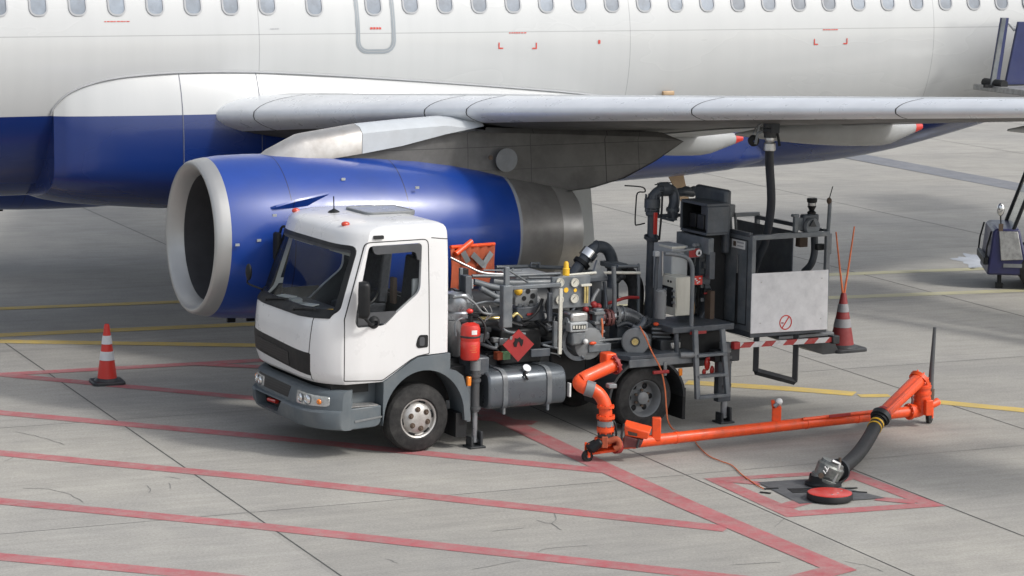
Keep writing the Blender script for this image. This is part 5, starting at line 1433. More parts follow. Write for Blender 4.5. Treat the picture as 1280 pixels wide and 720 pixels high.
# joystick head, aerial post, lamp on the top rail
jv = pbox('valve_head', 1005, 268, 1024, 290, .98, .10, 'equip_grey', bev=.02)
MB().lathe([(0, .0), (0, .10), (.03, .11), (.06, .10), (.06, .0)], tp(1013, 283, .98), (0, 1, 0), 26).build('valve_wheel', M['equip_light'], jv)
MB().plate([tp(u, v, 1.045) for u, v in ((1011, 283), (1020, 283), (1016, 274))], .02, (0, 1, 0)).build('valve_lever', M['dark'], jv, bev=.006)
MB().lathe([(0, .05), (.03, .055), (.05, .03), (.08, .045), (.10, .055), (.13, .03), (.15, .06), (.19, .065), (.20, .055), (.20, 0)], tp(1014.5, 268, .93), (0, 0, 1), 20).build('dead_man_handle', M['black'], jv, sharp=30)
MB().lathe([(.10, .047), (.12, .05), (.15, .048)], tp(1014.5, 268, .93), (0, 0, 1), 20).build('handle_band', M['silver'], jv)
pbox('handle_post', 993.5, 269, 998.5, 291, .98, .05, 'equip_light'); pbox('handle_post_cap', 992, 268, 999.5, 271.5, .985, .06, 'equip_light'); pbox('valve_plate', 998, 272, 1006, 288, .96, .04, 'equip_light')
pipe('aerial_post', [(1035, 292, 1.03), (1036.5, 270, 1.03), (1037.5, 250, 1.03)], .024, 'equip_light', n=0); pipe('aerial', [(1037, 252, 1.03), (1037, 247, 1.03), (1041, 233, 1.03)], .006, 'black', n=0)
MB().ball(tp(1036.5, 251, 1.03), .033, 10, (1, 1, 1.3)).build('aerial_base', M['rust'], tk, sharp=60)
pipe('cage_hose', [(1018, 295, .8), (1018, 315, .8), (1014, 330, .78), (1005, 340, .7)], .045, 'hose'); pbox('solenoid_valve', 1000, 297, 1010, 309, .7, .1, 'rust'); pbox('lamp_box', 1022, 305, 1031, 313, .98, .07, 'black', bev=.012)
pbox('rail_lamp', 902, 256, 920, 270, -.1, .12, 'mid_grey', bev=.02)
for u in (905, 913, 919): pipe('lamp_leg', [(u, 266, -.1), (u + 1, 288, -.1)], .018, 'mid_grey', n=0)
pbox('hinge_plate', 1036, 292, 1040, 318, 1.06, .02, 'equip_light')
# hanging step frame and tail board under the cage
hf = MB(); pts = [tp(946, 415, 1.0), tp(944.5, 464, 1.0), tp(993.5, 477, 1.0), tp(995.5, 411, 1.0)]
for a, b_ in zip(pts, pts[1:]): hf.tube([a, b_], .045, 4)
hf.build('hanging_step', M['dark'], tk, bev=.004)
sb = MB(); a, b_ = tp(922, 431.5, 1.12), tp(1042, 424, 1.12); sb.loft([[(p.x, p.y, p.z - .031), (p.x, p.y + .03, p.z - .031), (p.x, p.y + .03, p.z + .031), (p.x, p.y, p.z + .031)] for p in (a, b_)]); bb_ = sb.build('striped_bar', M['stripes'], tk)
MB().box((a + V((.03, 0, 0))), (.09, .08, .09)).build('bar_hinge', M['dull_red'], bb_, bev=.01); MB().box((b_ + V((0, 0, 0))), (.10, .12, .10)).build('bar_clamp', M['dark'], bb_, bev=.01)
tb = MB(); tb.bb(-4.9, -5.72, .45, 1.0, .96, 1.0); tb.build('tail_board', M['mid_grey'], tk, bev=.008); MB().prism([(-4.95, .95), (-5.72, .95), (-5.85, .72), (-5.6, .72)], 1, .5, .95).build('tail_chute', M['dark'], tk)
pbox('bar_bracket', 903, 436, 925, 452, 1.06, .12, 'dark', bev=.015)
# bonding lead running from the reel to the hydrant pit: a loose cable, its own thing

# loose hoses and looms threaded through the gear
rh = random.Random(5)
for k in range(34):
    a = V((rh.uniform(-2.3, -.65), rh.uniform(.45, .72), rh.uniform(.95, 1.45))); b_ = a + V((rh.uniform(-.5, .5), rh.uniform(-.2, .15), rh.uniform(-.25, .2)))
    mid = (a + b_) / 2 + V((rh.uniform(-.1, .1), rh.uniform(.02, .12), rh.uniform(-.16, .05)))
    MB().tube(smooth_pts([a, mid, b_], 6), rh.choice((.008, .012, .016, .02)), 8).build('hydraulic_hose', M[rh.choice(('black', 'dark', 'equip_grey', 'equip_light', 'hose', 'mid_grey'))], tk, sharp=60)
for k in range(26):
    a = V((rh.uniform(-2.35, -.65), rh.uniform(.5, .7), rh.uniform(.95, 1.4))); d_ = V((rh.uniform(.05, .13), .08, rh.uniform(.05, .12)))
    MB().box(a, d_).build('valve_fitting', M[rh.choice(('equip_grey', 'equip_light', 'mid_grey', 'dark', 'steel_pipe'))], tk, bev=.01)

# hydraulic lines, rams and small blocks on the mast
for k in range(7):
    y = y0 - .12 + k * .075; z0_ = rh.uniform(1.15, 1.3); z1_ = rh.uniform(1.75, 2.2)
    MB().tube(smooth_pts([(XM - .10, y, z1_), (XM - .06, y + rh.uniform(-.04, .04), (z0_ + z1_) / 2), (XM - .08, y + rh.uniform(-.05, .05), z0_)], 6), rh.choice((.012, .016, .022)), 8).build('mast_hose', M[rh.choice(('black', 'hose', 'equip_light'))], tk, sharp=60)
for k in range(9):
    MB().box((XM - .11, rh.uniform(y0 - .12, y1 - .12), rh.uniform(1.2, 1.95)), (.06, rh.uniform(.04, .10), rh.uniform(.04, .09))).build('mast_valve', M[rh.choice(('equip_light', 'mid_grey', 'dark', 'equip_grey'))], tk, bev=.006)
for y in (y0 - .02, y0 + .22): MB().cyl((XM - .09, y, 1.25), (XM - .09, y, 1.95), .028, 14).build('lift_ram', M['steel_pipe'], tk)
# ================================================================== THINGS ON AND AROUND THE TRUCK
def wt(p): return TR.world(p)


def rel(mb, base): mb.v = [tuple(V(p) - V(base)) for p in mb.v]; return mb


# fire extinguisher
b = wt(tp(587.5, 449, .98)); ex = thing('fire_extinguisher', 'red fire extinguisher standing behind the white cab', 'extinguisher', b)
e0 = MB().lathe([(0, .0), (0, .10), (.02, .112), (.20, .113), (.21, .109), (.225, .109), (.235, .113), (.36, .113), (.40, .10), (.42, .06), (.43, .03)], (0, 0, 0), (0, 0, 1), 36).build('cylinder', M['red'], ex, sharp=40)
MB().lathe([(.255, .1135), (.262, .116), (.272, .116), (.28, .1135)], (0, 0, 0), (0, 0, 1), 36).build('strap', M['dark'], ex)
v_ = MB(); v_.cyl((0, 0, .42), (0, 0, .50), .03, 14); v_.box((.03, 0, .51), (.13, .035, .03), ry=.2); v_.box((.03, 0, .47), (.10, .03, .02)); v_.build('valve', M['black'], ex, bev=.004)
MB().ball((-.01, -.02, .56), .035, 12, (1.2, 1, .8)).build('safety_cap', M['red'], ex, sharp=60)
lb = MB(); N = 10; n0_ = TR.Y
for k in range(N): pass
an0 = atan2(-.95, .25)
def patch(z0, z1, a0, a1, r=.1142, n=10): return MB().grid([[(r * cos(a0 + (a1 - a0) * k / n), r * sin(a0 + (a1 - a0) * k / n), z) for k in range(n + 1)] for z in (z0, z1)])
patch(.30, .35, an0 - .1, an0 + .5).build('label', M['sticker_w'], ex)
for k, (z, a, l) in enumerate(((.17, -.2, .55), (.145, .0, .5), (.12, -.3, .7), (.095, -.1, .6))): patch(z, z + .008, an0 + a, an0 + a + l).build('label_text', M['orange_cord'], ex)
MB().tube(smooth_pts([(0, 0, .49), (.10, .05, .47), (.17, .04, .36), (.155, 0, .2)], 6), .014, 8).build('hose', M['black'], ex)

# orange tarpaulin flag behind the cab with grey tape strokes
a, b_, c, d = [wt(tp(*q)) for q in ((563, 309, -.55), (618, 305, -.75), (620, 348, -.75), (563, 372, -.55))]
base = (c + d) / 2; fg = thing('orange_flag_bag', 'orange canvas sheet with grey taped strokes, stowed between cab and engine', 'canvas sheet', base)
rows = []; nr = TR.Y.copy()
for i in range(15):
    t = i / 14; l, r = a.lerp(d, t), b_.lerp(c, t)
    rows.append([l.lerp(r, k / 16) + nr * (.035 * sin(k * .9 + t * 3) * t + .02 * sin(k * 2.1 + 5 * t)) - V(base) for k in range(17)])
m_ = MB(); m_.grid(rows); m_.grid([[p - nr * .012 for p in r] for r in rows]); cl = m_.build('canvas', M['orange_cloth'], fg, sharp=70)
MB().tube([a - V(base) + V((0, 0, .0)), b_ - V(base)], .022, 8).build('hem_bar', M['orange'], cl)
def on(u, v): return rel_hit(u, v)
def flagp(u, v):
    r = ray(u, v); n = (b_ - a).cross(d - a).normalized(); t = (a - CAM0).dot(n) / r.dot(n); return CAM0 + r * t + nr * .05 - V(base)
for (u, v), (u2, v2) in (((588, 317), (602, 331)), ((612, 315), (604, 327)), ((604, 326), (601, 334)), ((576, 314), (583, 327))):
    p, q = flagp(u, v), flagp(u2, v2); dd_ = (q - p).normalized(); sd = dd_.cross(nr).normalized() * .035
    MB().plate([p - sd, p + sd, q + sd, q - sd], .006, nr).build('tape_stroke', M['mid_grey'], cl)
p, q = flagp(567, 317), flagp(587, 301); MB().tube([p, q], [.036, .034], 10).build('rolled_handle', M['orange'], cl)

# hose from the cage to the wing
u_w = AC.world(UC); t1 = wt(tp(960, 292, .75)); base = wt(V((tp(957, 330, .75).x, .75, 1.10)))
hs = thing('fuelling_hose', 'dark hose rising from the lift cage to the underside of the wing', 'hose', base)
pts = [u_w + V((0, 0, -.22)), u_w.lerp(t1, .35), u_w.lerp(t1, .72) + V((.03, 0, 0)), wt(tp(957, 300, .72)), wt(tp(948, 322, .6)), wt(tp(940, 345, .4))]
MB().tube([p - base for p in smooth_pts(pts, 8)], .052, 18).build('hose', M['hose'], hs, sharp=60)
nz = MB(); q = u_w - base
nz.lathe([(-.03, .02), (-.03, .082), (-.07, .09), (-.10, .075), (-.14, .075)], q, (0, 0, 1), 24); nz.box(q + V((.05, -.05, -.02)), (.10, .10, .12)); nzo = nz.build('nozzle', M['dark'], hs, sharp=30)
MB().lathe([(-.14, .06), (-.17, .062), (-.19, .05), (-.21, .07), (-.29, .072), (-.30, .055)], q, (0, 0, 1), 24).build('hose_coupling', M['silver'], hs, sharp=30)
nh = MB(); nh.tube([q + V((-.06, 0, -.05)), q + V((-.15, -.02, -.10)), q + V((-.17, -.02, -.22))], .018, 8); nh.tube([q + V((-.05, 0, .05)), q + V((-.13, 0, .0)), q + V((-.15, 0, -.1))], .014, 8); nh.build('nozzle_handle', M['mid_grey'], nzo)

# traffic cones
def cone(base, h, w_, label, red, wht, foot, group, name='traffic_cone', rz=0):
    t = thing(name, label, 'traffic cone', base, rz, group)
    f = MB(); k = w_ / 2; f.loft([[(x * s, y * s, z) for x, y in rrect(-k, k, -k, k, k * .35, 3)] for z, s in ((0, 1), (.03, 1), (.042, .95))]); f.lathe([(.04, k * .80), (.055, k * .76), (.075, k * .60)], (0, 0, 0), (0, 0, 1), 36)
    f.build('foot', M[foot], t, sharp=35)
    r0, r1 = k * .60, .032; z0, z1 = .07, h
    R = lambda z: r0 + (r1 - r0) * (z - z0) / (z1 - z0)
    MB().lathe([(z0, r0), (z1 - .02, R(z1 - .02)), (z1, r1 * .8), (z1 + .0, .012)], (0, 0, 0), (0, 0, 1), 40).build('cone_body', M[red], t, sharp=45)
    for a, b in ((.34, .50), (.635, .79)):
        za, zb = z0 + (z1 - z0) * a, z0 + (z1 - z0) * b
        MB().lathe([(za, R(za) + .001), (za, R(za) + .004), (zb, R(zb) + .004), (zb, R(zb) + .001)], (0, 0, 0), (0, 0, 1), 40).build('reflective_band', M[wht], t, sharp=45)
    return t


b = gp(134, 479); cone((b.x, b.y, 0), .77, .42, 'clean red and white traffic cone standing alone on the apron at left', 'cone_red', 'cone_white', 'dark', 'traffic cones', rz=.35)
b = wt(tp(1052, 437, .75)); ct = cone(b, .72, .50, 'grimy red and grey traffic cone hung at the rear of the truck', 'cone_dull', 'cone_grey', 'dark', 'traffic cones', rz=.5)
tip = b + V((0, 0, .70))
for (u, v, lab) in ((1045, 290, 'left, nearly upright of the two orange whips rising from the truck cone'), (1068, 283, 'right, more tilted of the two orange whips rising from the truck cone')):
    s = gp(1051, 369); q = wt(tp(u, v, .75)); wps = thing('marker_whip', lab, 'marker whip', tip, 0, 'orange whips in the cone')
    e = q - tip; MB().tube([V((0, 0, -.06)), e * .4 + V((.008 * (1 if u > 1050 else -1), 0, -.0)), e], [.014, .012, .009], 7).build('rod', M['orange_cord'], wps)

# ================================================================== ORANGE INTAKE BOOM
B0 = gp(752, 566); B0.z = 0
bo = thing('intake_boom', 'long orange hydrant intake pipe on caster wheels beside the truck', 'pipe boom', B0)


def W(u, v, Y): return wy(u, v, Y) - B0
def otube(name, pts, r, m='orange', par=None, n=6, seg=20):
    q = smooth_pts(pts, n) if n else pts
    return MB().tube(q, r, seg).build(name, M[m], par or bo, sharp=50)


YL, YR = 28.72, 30.95
pL, pR = W(775, 555, YL), W(1140, 514, YR)
def bpt(t): return pL.lerp(pR, t)
mp = otube('main_pipe', [W(772, 556, YL - .01), pL, pR], .066, n=0, seg=28)
for t in (.045, .18, .62, .80): flange(bpt(t), pR - pL, .071, .03, 'orange', mp, 'weld_band')
flange(bpt(.99), pR - pL, .10, .03, 'orange', mp, 'pipe_flange', 8)
# near end: riser with elbows up to the truck
rz_ = otube('riser', [W(757, 545, YL), W(757, 522, YL), W(756, 506, YL + .01), W(750, 494, YL + .02), W(741, 487, YL + .02), W(733, 484, YL + .02)], .075)
for v, r, t in ((521, .105, .03), (508, .098, .025), (536, .10, .05)): flange(W(757, v, YL), (0, 0, 1), r, t, 'orange', rz_, 'riser_flange', 8)
flange(W(757, 529, YL), (0, 0, 1), .094, .06, 'mid_grey', rz_, 'swivel_band')
up = otube('upper_elbow', [W(739, 486, YL + .02), W(730, 484, YL + .03), W(724, 479, YL + .08), W(728, 474, YL + .16), W(742, 467, YL + .26), W(768, 455.5, YL + .42)], .078)
flange(W(737, 486, YL + .02), W(732, 485, YL) - W(742, 488, YL), .09, .10, 'mid_grey', up, 'grey_band'); flange(W(729, 477, YL + .1), (1, .4, .35), .092, .025, 'orange', up, 'elbow_flange')
flange(W(768, 455.5, YL + .42), W(768, 455.5, YL + .42) - W(742, 467, YL + .26), .115, .035, 'dull_red', up, 'end_flange', 10); MB().box(W(760, 448, YL + .45), (.14, .16, .14), rz=.5).build('end_bracket', M['orange'], up, bev=.02)
pipe_ = MB().box(W(764, 482, YL + .1), (.10, .10, .05), rz=.4).build('valve_lug', M['mid_grey'], up, bev=.01)
# swivel base with caster
sb = MB(); c = W(755, 556, YL); sb.cyl(W(757, 549, YL), W(757, 541, YL), .088, 24); sb.build('swivel_base', M['dark'], bo)
s2 = MB(); s2.cyl(W(754, 556, YL - .02), W(754, 547, YL - .02), .10, 22); s2.build('swivel_collar', M['orange'], bo)
MB().plate([W(u, v, YL + dy) for u, v, dy in ((734, 565, 0), (741, 569, -.06), (777, 564, -.06), (777, 558, .05), (745, 560, .1))], .03, (0, 0, 1)).build('base_plate', M['orange'], bo, bev=.008)
s3 = MB(); s3.box(W(742, 557, YL - .05), (.16, .14, .10), ry=-.5); s3.cyl(W(738, 563, YL - .1), W(752, 551, YL - .1), .05, 12); s3.build('swivel_boot', M['black'], bo, bev=.02)
MB().box(W(756, 553, YL - .12), (.07, .03, .13)).build('latch_plate', M['orange_cloth'], bo, bev=.008)
s4 = MB(); s4.lathe([(-.03, .02), (-.03, .09), (.03, .09), (.03, .02)], W(771, 557, YL - .02), pR - pL, 22); s4.build('pipe_joint', M['dull_red'], bo)
otube('orange_strap', [W(760, 552, YL - .1), W(771, 549, YL - .1), W(774, 557, YL - .1), W(768, 561, YL - .1)], .035, 'orange_cloth')
otube('dark_handle', [W(764, 524, YL - .02), W(769, 530, YL - .03), W(770, 545, YL - .03), W(765, 552, YL - .03)], .012, 'black')
def caster(u, v, Y, R, name='caster_wheel', dirv=(.75, .65, 0)):
    g_ = gp(u, v); c_ = V((g_.x, g_.y, R)) - V((B0.x, B0.y, 0)); d_ = V(dirv).normalized()
    w_ = MB().lathe([(-.025, .02), (-.025, R * .8), (-.02, R), (.02, R), (.025, R * .8), (.025, .02)], c_, d_, 26).build(name, M['rubber'], bo, sharp=40)
    MB().cyl(c_ - d_ * .035, c_ + d_ * .035, .022, 12).build('caster_hub', M['mid_grey'], w_)
    fk = MB()
    for s in (-1, 1): fk.box(c_ + d_ * .04 * s + V((.0, 0, .07)), (.03, .012, .16), rz=atan2(d_.y, d_.x) + pi / 2)
    fk.build('caster_fork', M['orange'], w_, bev=.003)
    return c_


caster(734, 577, 0, .065, dirv=(.45, -.9, 0))
# dust-cap tray and stop post on the pipe
try_ = MB(); ps = [W(779, 532, YL - .05), W(812, 541, YL - .12), W(809, 550, YL - .12), W(781, 545, YL - .05)]; try_.plate(ps, .14, (0.25, .9, .35)); to = try_.build('cap_tray', M['orange'], bo, bev=.012)
MB().plate([W(780, 545, YL - .06), W(804, 551, YL - .1), W(800, 560, YL - .08), W(778, 560, YL - .06)], .10, (.2, .9, .3)).build('tray_socket', M['maroon'], to, bev=.01)
MB().plate([p + V((-.006, -.03, .0)) for p in (W(785, 538, YL - .06), W(797, 541, YL - .1), W(797, 545, YL - .1), W(786, 543, YL - .06))], .01, (0, -1, .2)).build('tray_label', M['rust'], to)
otube('tray_leg', [W(780, 530, YL - .06), W(777, 545, YL - .05), W(779, 560, YL - .04)], .014, 'dark', to); otube('tray_leg', [W(799, 549, YL - .1), W(796, 560, YL - .1)], .012, 'dark', to, 0)
pp = MB(); c = bpt(.115); pp.box(W(820.5, 536, YL + .22), (.10, .09, .26)); pp.build('stop_post', M['orange'], bo, bev=.008)
# clip post, side rail, upper arm
c = W(970, 516, YL + 1.14); cps = MB(); cps.box(W(970.5, 519, YL + 1.19), (.105, .08, .22)); cps.box(W(966.5, 505, YL + 1.19), (.04, .08, .09), ry=-.15); cpo = cps.build('clip_post', M['orange'], bo, bev=.006)
MB().ball(W(974, 502, YL + 1.15), .042, 14).build('clip_ball', M['sticker_w'], cpo, sharp=60); MB().cyl(W(973, 504, YL + 1.14), W(968, 508, YL + 1.14), .028, 10).build('clip_stem', M['steel_pipe'], cpo)
otube('tie_rail', [W(1003, 524.5, YL + 1.3), W(1060, 518, YL + 1.63), W(1100, 513.5, YL + 1.9)], .022, n=0, seg=12)
MB().box(W(1050, 519, YL + 1.5), (.30, .02, .03), rz=.52).build('rail_bracket', M['dull_red'], bo)
top_e, low_e = W(1149, 474, 31.02), W(1101, 520, 30.0)
arm = otube('lifting_arm', [top_e, low_e], [.09, .078], n=0, seg=24)
for s in (-1, 1):
    dv = (low_e - top_e).normalized(); sd = V((.7, -.1, .7)) * .055 * s; off = V((0, -.075, .025))
    MB().tube([top_e.lerp(low_e, .08) + sd + off, top_e.lerp(low_e, .96) + sd * .9 + off], .02, 8).build('arm_rib', M['orange'], arm)
for t, l in ((.45, .10), (.66, .06)): MB().tube([top_e.lerp(low_e, t) + V((0, -.088, .035)), top_e.lerp(low_e, t + l) + V((0, -.088, .035))], .014, 8).build('arm_slot', M['maroon'], arm)
flange(low_e.lerp(top_e, .05), low_e - top_e, .095, .05, 'dull_red', arm, 'arm_clamp'); flange(top_e, V((.5, .5, .6)), .125, .05, 'orange', arm, 'arm_flange', 8)
col = otube('pivot_column', [W(1153, 478, 31.05), W(1152.5, 515, 31.02)], .10, n=0, seg=26)
for v, r, t in ((491, .115, .03), (497, .108, .02), (503, .118, .035), (483, .115, .03)): flange(W(1152.5, v, 31.04), (0, 0, 1), r, t, 'orange', col, 'column_flange', 0)
otube('end_bend', [bpt(.985), W(1146, 513, 31.0), W(1151, 510, 31.03), W(1153, 503, 31.05)], .085)
otube('vent_hose', [W(1140, 494, 30.95), W(1140.5, 502, 30.93), W(1139, 508, 30.93)], .014, 'maroon')
otube('end_bracket', [W(1158, 507, 31.1), W(1166, 505, 31.15), W(1172, 502, 31.2)], .05, 'orange')
MB().box(W(1160.5, 509.5, 30.9), (.10, .07, .19), rz=.3).build('reflector_box', M['orange'], bo, bev=.01)
c_ = caster(1161.5, 529, 0, .075, dirv=(.85, -.5, 0))
MB().tube([W(1162, 503, 31.1), W(1164, 470, 31.12), W(1168.5, 409, 31.15)], [.045, .032, .020], 12).build('marker_pole', M['jack'], bo)
for k in (0,): MB().tube([W(1162, 502, 31.1), W(1163, 486, 31.11)], .052, 12).build('pole_sleeve', M['rust'], bo)
# ribbed hose down to the hydrant
m, nt_, b_s, co_s = new_mat('ribbed_hose'); wv = _n(nt_, 'ShaderNodeTexWave', wave_type='BANDS', bands_direction='DIAGONAL'); wv.inputs['Scale'].default_value = 22; wv.inputs['Distortion'].default_value = .6
nt_.links.new(co_s, wv.inputs['Vector']); nt_.links.new(mixc(nt_, wv.outputs['Fac'], (.008, .009, .010), (.04, .042, .044)), b_s.inputs['Base Color']); b_s.inputs['Roughness'].default_value = .6
bpx = _n(nt_, 'ShaderNodeBump'); bpx.inputs['Strength'].default_value = .6; bpx.inputs['Distance'].default_value = .01; nt_.links.new(wv.outputs['Fac'], bpx.inputs['Height']); nt_.links.new(bpx.outputs[0], b_s.inputs['Normal'])
M['hose_wrap'] = m
hp = smooth_pts([low_e + V((.01, 0, .01)), W(1094, 533, 29.85), W(1087, 546, 29.5), W(1078, 560, 28.9), W(1069, 571, 28.45), W(1058, 581, 28.1), W(1049, 586, 27.92)], 8)
ho = MB().tube(hp, .08, 26).build('suction_hose', M['hose_wrap'], bo, sharp=60)
for i, m_ in ((6, 'yellow'), (9, 'yellow'), (3, 'black')):
    flange(hp[i], hp[i + 1] - hp[i - 1], .087 if m_ != 'black' else .105, .024, m_, ho, 'hose_band')
flange(hp[1], hp[2] - hp[0], .12, .06, 'dark', ho, 'hose_collar')

# hydrant coupler on the pit
pb = V((wy(1033, 602, 27.66).x, 27.66, 0)); hc = thing('hydrant_coupler', 'scuffed grey metal coupler locked on the hydrant pit under the ribbed hose', 'hydrant coupler', pb)
H_ = lambda u, v, Y: wy(u, v, Y) - pb
axd = (H_(1040, 580, 27.66) - H_(1028, 606, 27.66)).normalized(); o_ = H_(1029, 603, 27.66)
bod = MB().lathe([(-.02, .02), (-.02, .14), (.03, .16), (.06, .16), (.07, .14), (.12, .145), (.17, .15), (.20, .15), (.22, .13), (.25, .125), (.255, .06), (.26, .0)], o_, axd + V((.02, 0, .0)), 30).build('body', M['coupler'], hc, sharp=32)
MB().tube([H_(1040, 576, 27.55), H_(1049, 580, 27.56), H_(1046, 592, 27.55), H_(1040, 605, 27.55)], .022, 8).build('lever', M['silver'], hc)
MB().cyl(H_(1026, 594, 27.50), H_(1026, 594, 27.50) + V((0, -.03, .0)), .03, 14).build('cam_pin', M['rust'], hc)
for (u, v), (u2, v2) in (((1031, 583), (1034, 588)), ((1036, 584), (1033, 590)), ((1029, 588), (1032, 592))): MB().tube([H_(u, v, 27.495), H_(u2, v2, 27.492)], .007, 6).build('chalk_mark', M['white'], hc)
fl_ = H_(1048, 588, 27.86); MB().lathe([(-.02, .02), (-.02, .13), (.02, .13), (.02, .02)], fl_, hp[-2] - hp[-1], 26).build('flange_plate', M['dark'], hc)
MB().tube([H_(1050, 572, 27.82), H_(1049, 598, 27.82)], .016, 8).build('flange_handle', M['rust'], hc)
MB().tube(smooth_pts([fl_, H_(1042, 592, 27.78), H_(1037, 594, 27.72)], 4), .085, 20).build('outlet', M['dark'], hc)
MB().tube(smooth_pts([H_(1054, 590, 27.85), H_(1058, 597, 27.8), H_(1050, 603, 27.75), H_(1042, 602, 27.7)], 5), .012, 8).build('bypass_hose', M['black'], hc)
MB().lathe([(.0, .20), (.03, .20), (.05, .16), (.12, .15)], V((o_.x, o_.y, 0.0)), (0, 0, 1), 26).build('hydrant_seat', M['black'], hc)
# red pit lid
g_ = gp(1037, 625); ld_ = thing('pit_lid', 'round red hydrant pit lid lying on its black rim beside the coupler', 'pit lid', (g_.x, g_.y, 0))
MB().lathe([(.012, .0), (.012, .22), (.02, .244), (.07, .244), (.08, .238), (.08, .23)], (0, 0, 0), (0, 0, 1), 48).build('rim', M['black'], ld_, sharp=35)
MB().lathe([(.075, .235), (.084, .234), (.087, .22), (.084, .0)], (0, 0, 0), (0, 0, 1), 48).build('lid_face', M['red'], ld_, sharp=35)
for a, b in ((.08, -.06), (.13, .07), (.01, -.12)): MB().cyl((a, b, .085), (a, b, .090), .012, 8).build('lid_stud', M['silver'], ld_)

# orange bonding cable from the truck to the pit
cb = wt(tp(803, 414, .9)); cable = thing('bonding_cable', 'thin orange earthing cable hanging over the rear wheel and trailing to the pit', 'cable', (gp(838, 500).x, gp(838, 500).y, 0)); cbase = V(cable.location)
pts = [wt(tp(800, 408, .86)), wt(tp(808, 424, 1.0)), wt(tp(815, 440, 1.12)), wt(tp(826, 462, 1.14)), wt(tp(831, 485, 1.16)), wt(tp(833, 510, 1.2)), wt(tp(835, 526, 1.25)), gp(842, 537), gp(858, 545) + V((0, 0, .02))]
MB().tube([p - cbase for p in smooth_pts(pts, 6)], .009, 7).build('hanging_lead', M['orange_cord'], cable)
pts = [gp(868, 551), gp(873, 559), gp(886, 571), gp(902, 578), (gp(915, 583)), gp(928, 595), gp(945, 607), gp(954, 612)]
MB().tube([p - cbase + V((0, 0, .012)) for p in smooth_pts(pts, 6)], .0065, 6).build('trailing_lead', M['orange_cord'], cable)
MB().box(wt(tp(826, 465, 1.15)) - cbase, (.22, .04, .04), rz=.5).build('cable_clip', M['dull_red'], cable, bev=.01)

# ================================================================== TUG AT RIGHT
tg0 = wy(1249, 362, 42.2); TG = Frame(8.42, 42.77, -.08)
tug = thing('baggage_tug', 'dark blue baggage tug with round mirror at the right edge', 'tug', (TG.o.x, TG.o.y, 0), TG.rot)
# local: x forward (left in the picture), y toward the camera
bd = MB(); bd.prism([(.62, .24), (.55, .95), (.50, 1.0), (.12, 1.0), (.02, .62), (-.6, .55), (-2.1, .55), (-2.1, .22)], 1, -.62, .62); bdo = bd.build('body', M['tug_blue'], tug, bev=.03)
MB().plate([(.455, .622, .96), (.15, .622, .96), (.05, .622, .50), (.405, .622, .48)], .02, (0, 1, .2)).build('side_cover', M['chequer'], tug, bev=.01)
MB().plate([(.36, .622, .43), (.06, .622, .43), (.06, .622, .37), (.36, .622, .37)], .01, (0, 1, 0)).build('step_plate', M['mid_grey'], tug)
MB().bb(.60, .68, -.6, .6, .40, .52).build('front_bumper', M['black'], tug, bev=.015)
for y in (-.66, .56): MB().tube([(.65, y, .45), (.63, y, .7), (.57, y, .95)], .015, 8).build('bumper_guard', M['black'], tug)
for x in (-.22, -1.75):
    for y in (-.55, .55):
        s = 1 if y > 0 else -1; w_ = MB().lathe([(0, .1), (0, .27), (.03, .33), (.15, .33), (.18, .27), (.18, .1)], (x, y + s * .09, .33), (0, -s, 0), 36).build('wheel', M['rubber'], tug, sharp=35)
        MB().lathe([(.03, .0), (.02, .12), (.0, .18)], (x, y + s * .09, .33), (0, -s, 0), 24).build('wheel_hub', M['tug_blue'], w_)
lg = MB(); lg.cyl((.40, .45, .06), (.40, .45, .30), .035, 12); lg.box((.40, .45, .05), (.12, .1, .08)); lg.build('prop_leg', M['black'], tug)
for y in (-.58, .58): MB().tube([(.22, y, .98), (.02, y, 1.55), (-.08, y, 1.85)], .032, 8).build('windscreen_post', M['black'], tug)
MB().bb(-.05, -2.0, -.65, .65, 1.84, 1.90).build('canopy', M['tug_blue'], tug, bev=.02); MB().prism([(.21, 1.0), (-.06, 1.83), (-.07, 1.82), (.20, .99)], 1, -.55, .55).build('windscreen', M['glass'], tug)
for y in (-.58, .58): MB().tube([(-1.95, y, .55), (-1.95, y, 1.85)], .03, 8).build('rear_post', M['black'], tug)
st = MB(); st.bb(-.95, -1.45, -.45, .45, .55, .8); st.box((-1.5, 0, 1.05), (.10, .9, .5), ry=-.1); st.build('seat', M['black'], tug, bev=.03)
mp_ = TG.hit(1251, 262, 1, .60); mr_ = MB().ball(mp_, .085, 18, (.75, .5, 1.25)).build('mirror', M['chrome'], tug, sharp=60)
MB().tube([mp_ + V((0, 0, -.08)), (mp_.x - .02, .60, .98)], .012, 8).build('mirror_stem', M['black'], mr_); MB().bb(mp_.x - .05, mp_.x + .02, .57, .63, .96, 1.08).build('stem_bracket', M['rust'], mr_)
MB().plate([(.595, .30, .7), (.59, .42, .7), (.575, .42, .83), (.58, .30, .83)], .006, (1, 0, .1)).build('front_label', M['mid_grey'], tug)

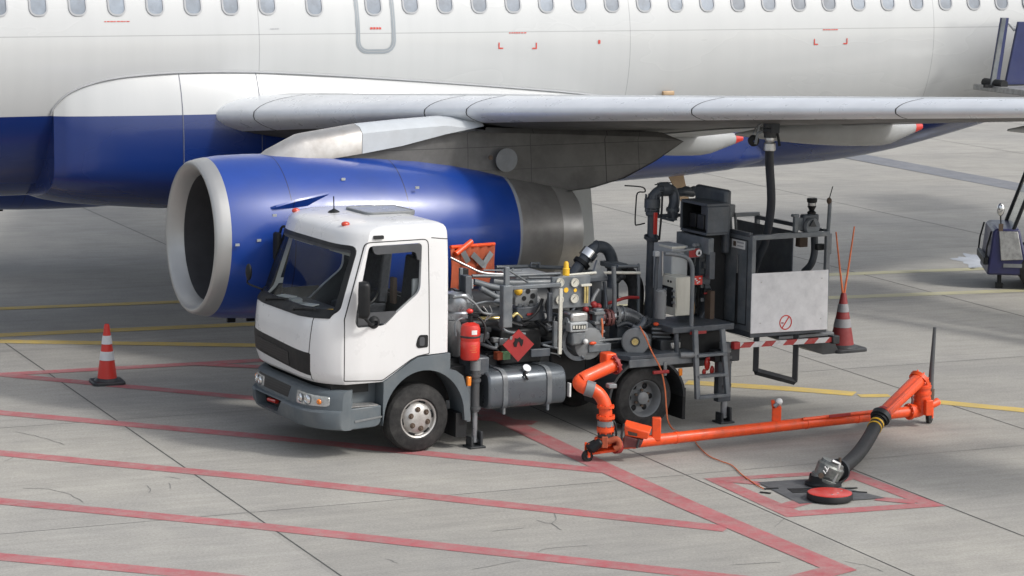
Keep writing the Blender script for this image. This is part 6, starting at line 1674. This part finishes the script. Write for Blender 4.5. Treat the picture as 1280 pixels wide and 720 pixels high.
# ================================================================== PASSENGER STAIRS AT THE REAR DOOR
S0 = AC.world((-15.6, 5.2, 0)); stw = thing('boarding_stairs', 'dark blue boarding stairs docked at the rear of the fuselage, upper right', 'stairs', (S0.x, S0.y, 0), AC.rot)
def sl(p): return V((p[0] + 15.6, p[1] - 5.2, p[2]))
pf = MB(); pf.add([], []); a = [sl(p) for p in ((-14.72, 2.25, 3.47), (-17.1, 2.25, 3.47), (-17.1, 4.6, 3.47), (-14.72, 4.6, 3.47))]
pfo = MB().plate(a, .09, (0, 0, -1)).build('platform', M['chequer'], stw, bev=.01)
dk_ = MB(); q0, q1, q2, q3 = [ap(*p, 2.62) for p in ((1254, 108), (1271, 27), (1300, 27), (1330, 108))]
MB().plate([sl(p) for p in (q0, q1, V((-17.0, 2.62, q1.z)), V((-17.0, 2.62, q0.z)))], .05, (0, 1, 0)).build('wind_panel', M['stair_blue'], stw, bev=.008)
q0, q1, q2, q3 = [ap(*p, 2.58) for p in ((1236, 108), (1250, 22), (1258.5, 22), (1246, 108))]
pn = MB().plate([sl(p) for p in (q0, q1, q2, q3)], .06, (0, 1, 0)).build('post', M['stair_blue'], stw, bev=.006)
q4 = [ap(*p, 2.60) for p in ((1234, 108), (1249, 22), (1254, 22), (1240, 108))]; MB().plate([sl(p) + V((0, .062, 0)) for p in q4], .02, (0, 1, 0)).build('post_cover', M['equip_light'], pn, bev=.004)
a, b_ = sl(ap(1257, 27, 2.6)), sl(ap(1268, 38, 2.6)); MB().tube(smooth_pts([a, a.lerp(b_, .4) + V((0, 0, .02)), b_], 4), .022, 8).build('linkage', M['frame_grey'], pn)
MB().tube([sl(ap(1231, 103, 2.4)), sl(ap(1231, 103, 2.4)) + V((.0, .5, 0))], .07, 14).build('buffer_roll', M['black'], stw); MB().plate([sl(ap(u, v, 2.7)) for u, v in ((1229, 106), (1300, 105), (1300, 109), (1229, 109.5))], .05, (0, 1, 0)).build('sill', M['black'], stw)
fl = MB(); n = 16
for k in range(n): y = 4.6 + k * .27; z = 3.47 - (k + 1) * .2; fl.bb(-15.1 + 15.6, -16.8 + 15.6, y - 5.2, y + .29 - 5.2, z - .03, z)
fl.build('treads', M['chequer'], stw)
for x in (-15.0, -16.9): MB().plate([sl((x, 4.6, 3.47)), sl((x, 9.0, .35)), sl((x, 9.0, 1.3)), sl((x, 4.6, 4.5))], .05, (1, 0, 0)).build('side_panel', M['stair_blue'], stw)
MB().bb(sl((-15.0, 0, 0)).x, sl((-16.9, 0, 0)).x, 1.2, 4.2, .35, .6).build('chassis', M['stair_blue'], stw, bev=.02)
for x in (-15.05, -16.85): MB().cyl(sl((x, 6.6, .5)), sl((x, 4.4, 3.4)), .05, 10).build('strut', M['stair_blue'], stw)
for x in (-15.1, -16.8):
    for y in (6.8, 9.0): MB().lathe([(-.1, .1), (-.1, .33), (.1, .33), (.1, .1)], sl((x, y, .33)), (1, 0, 0), 28).build('wheel', M['rubber'], stw)
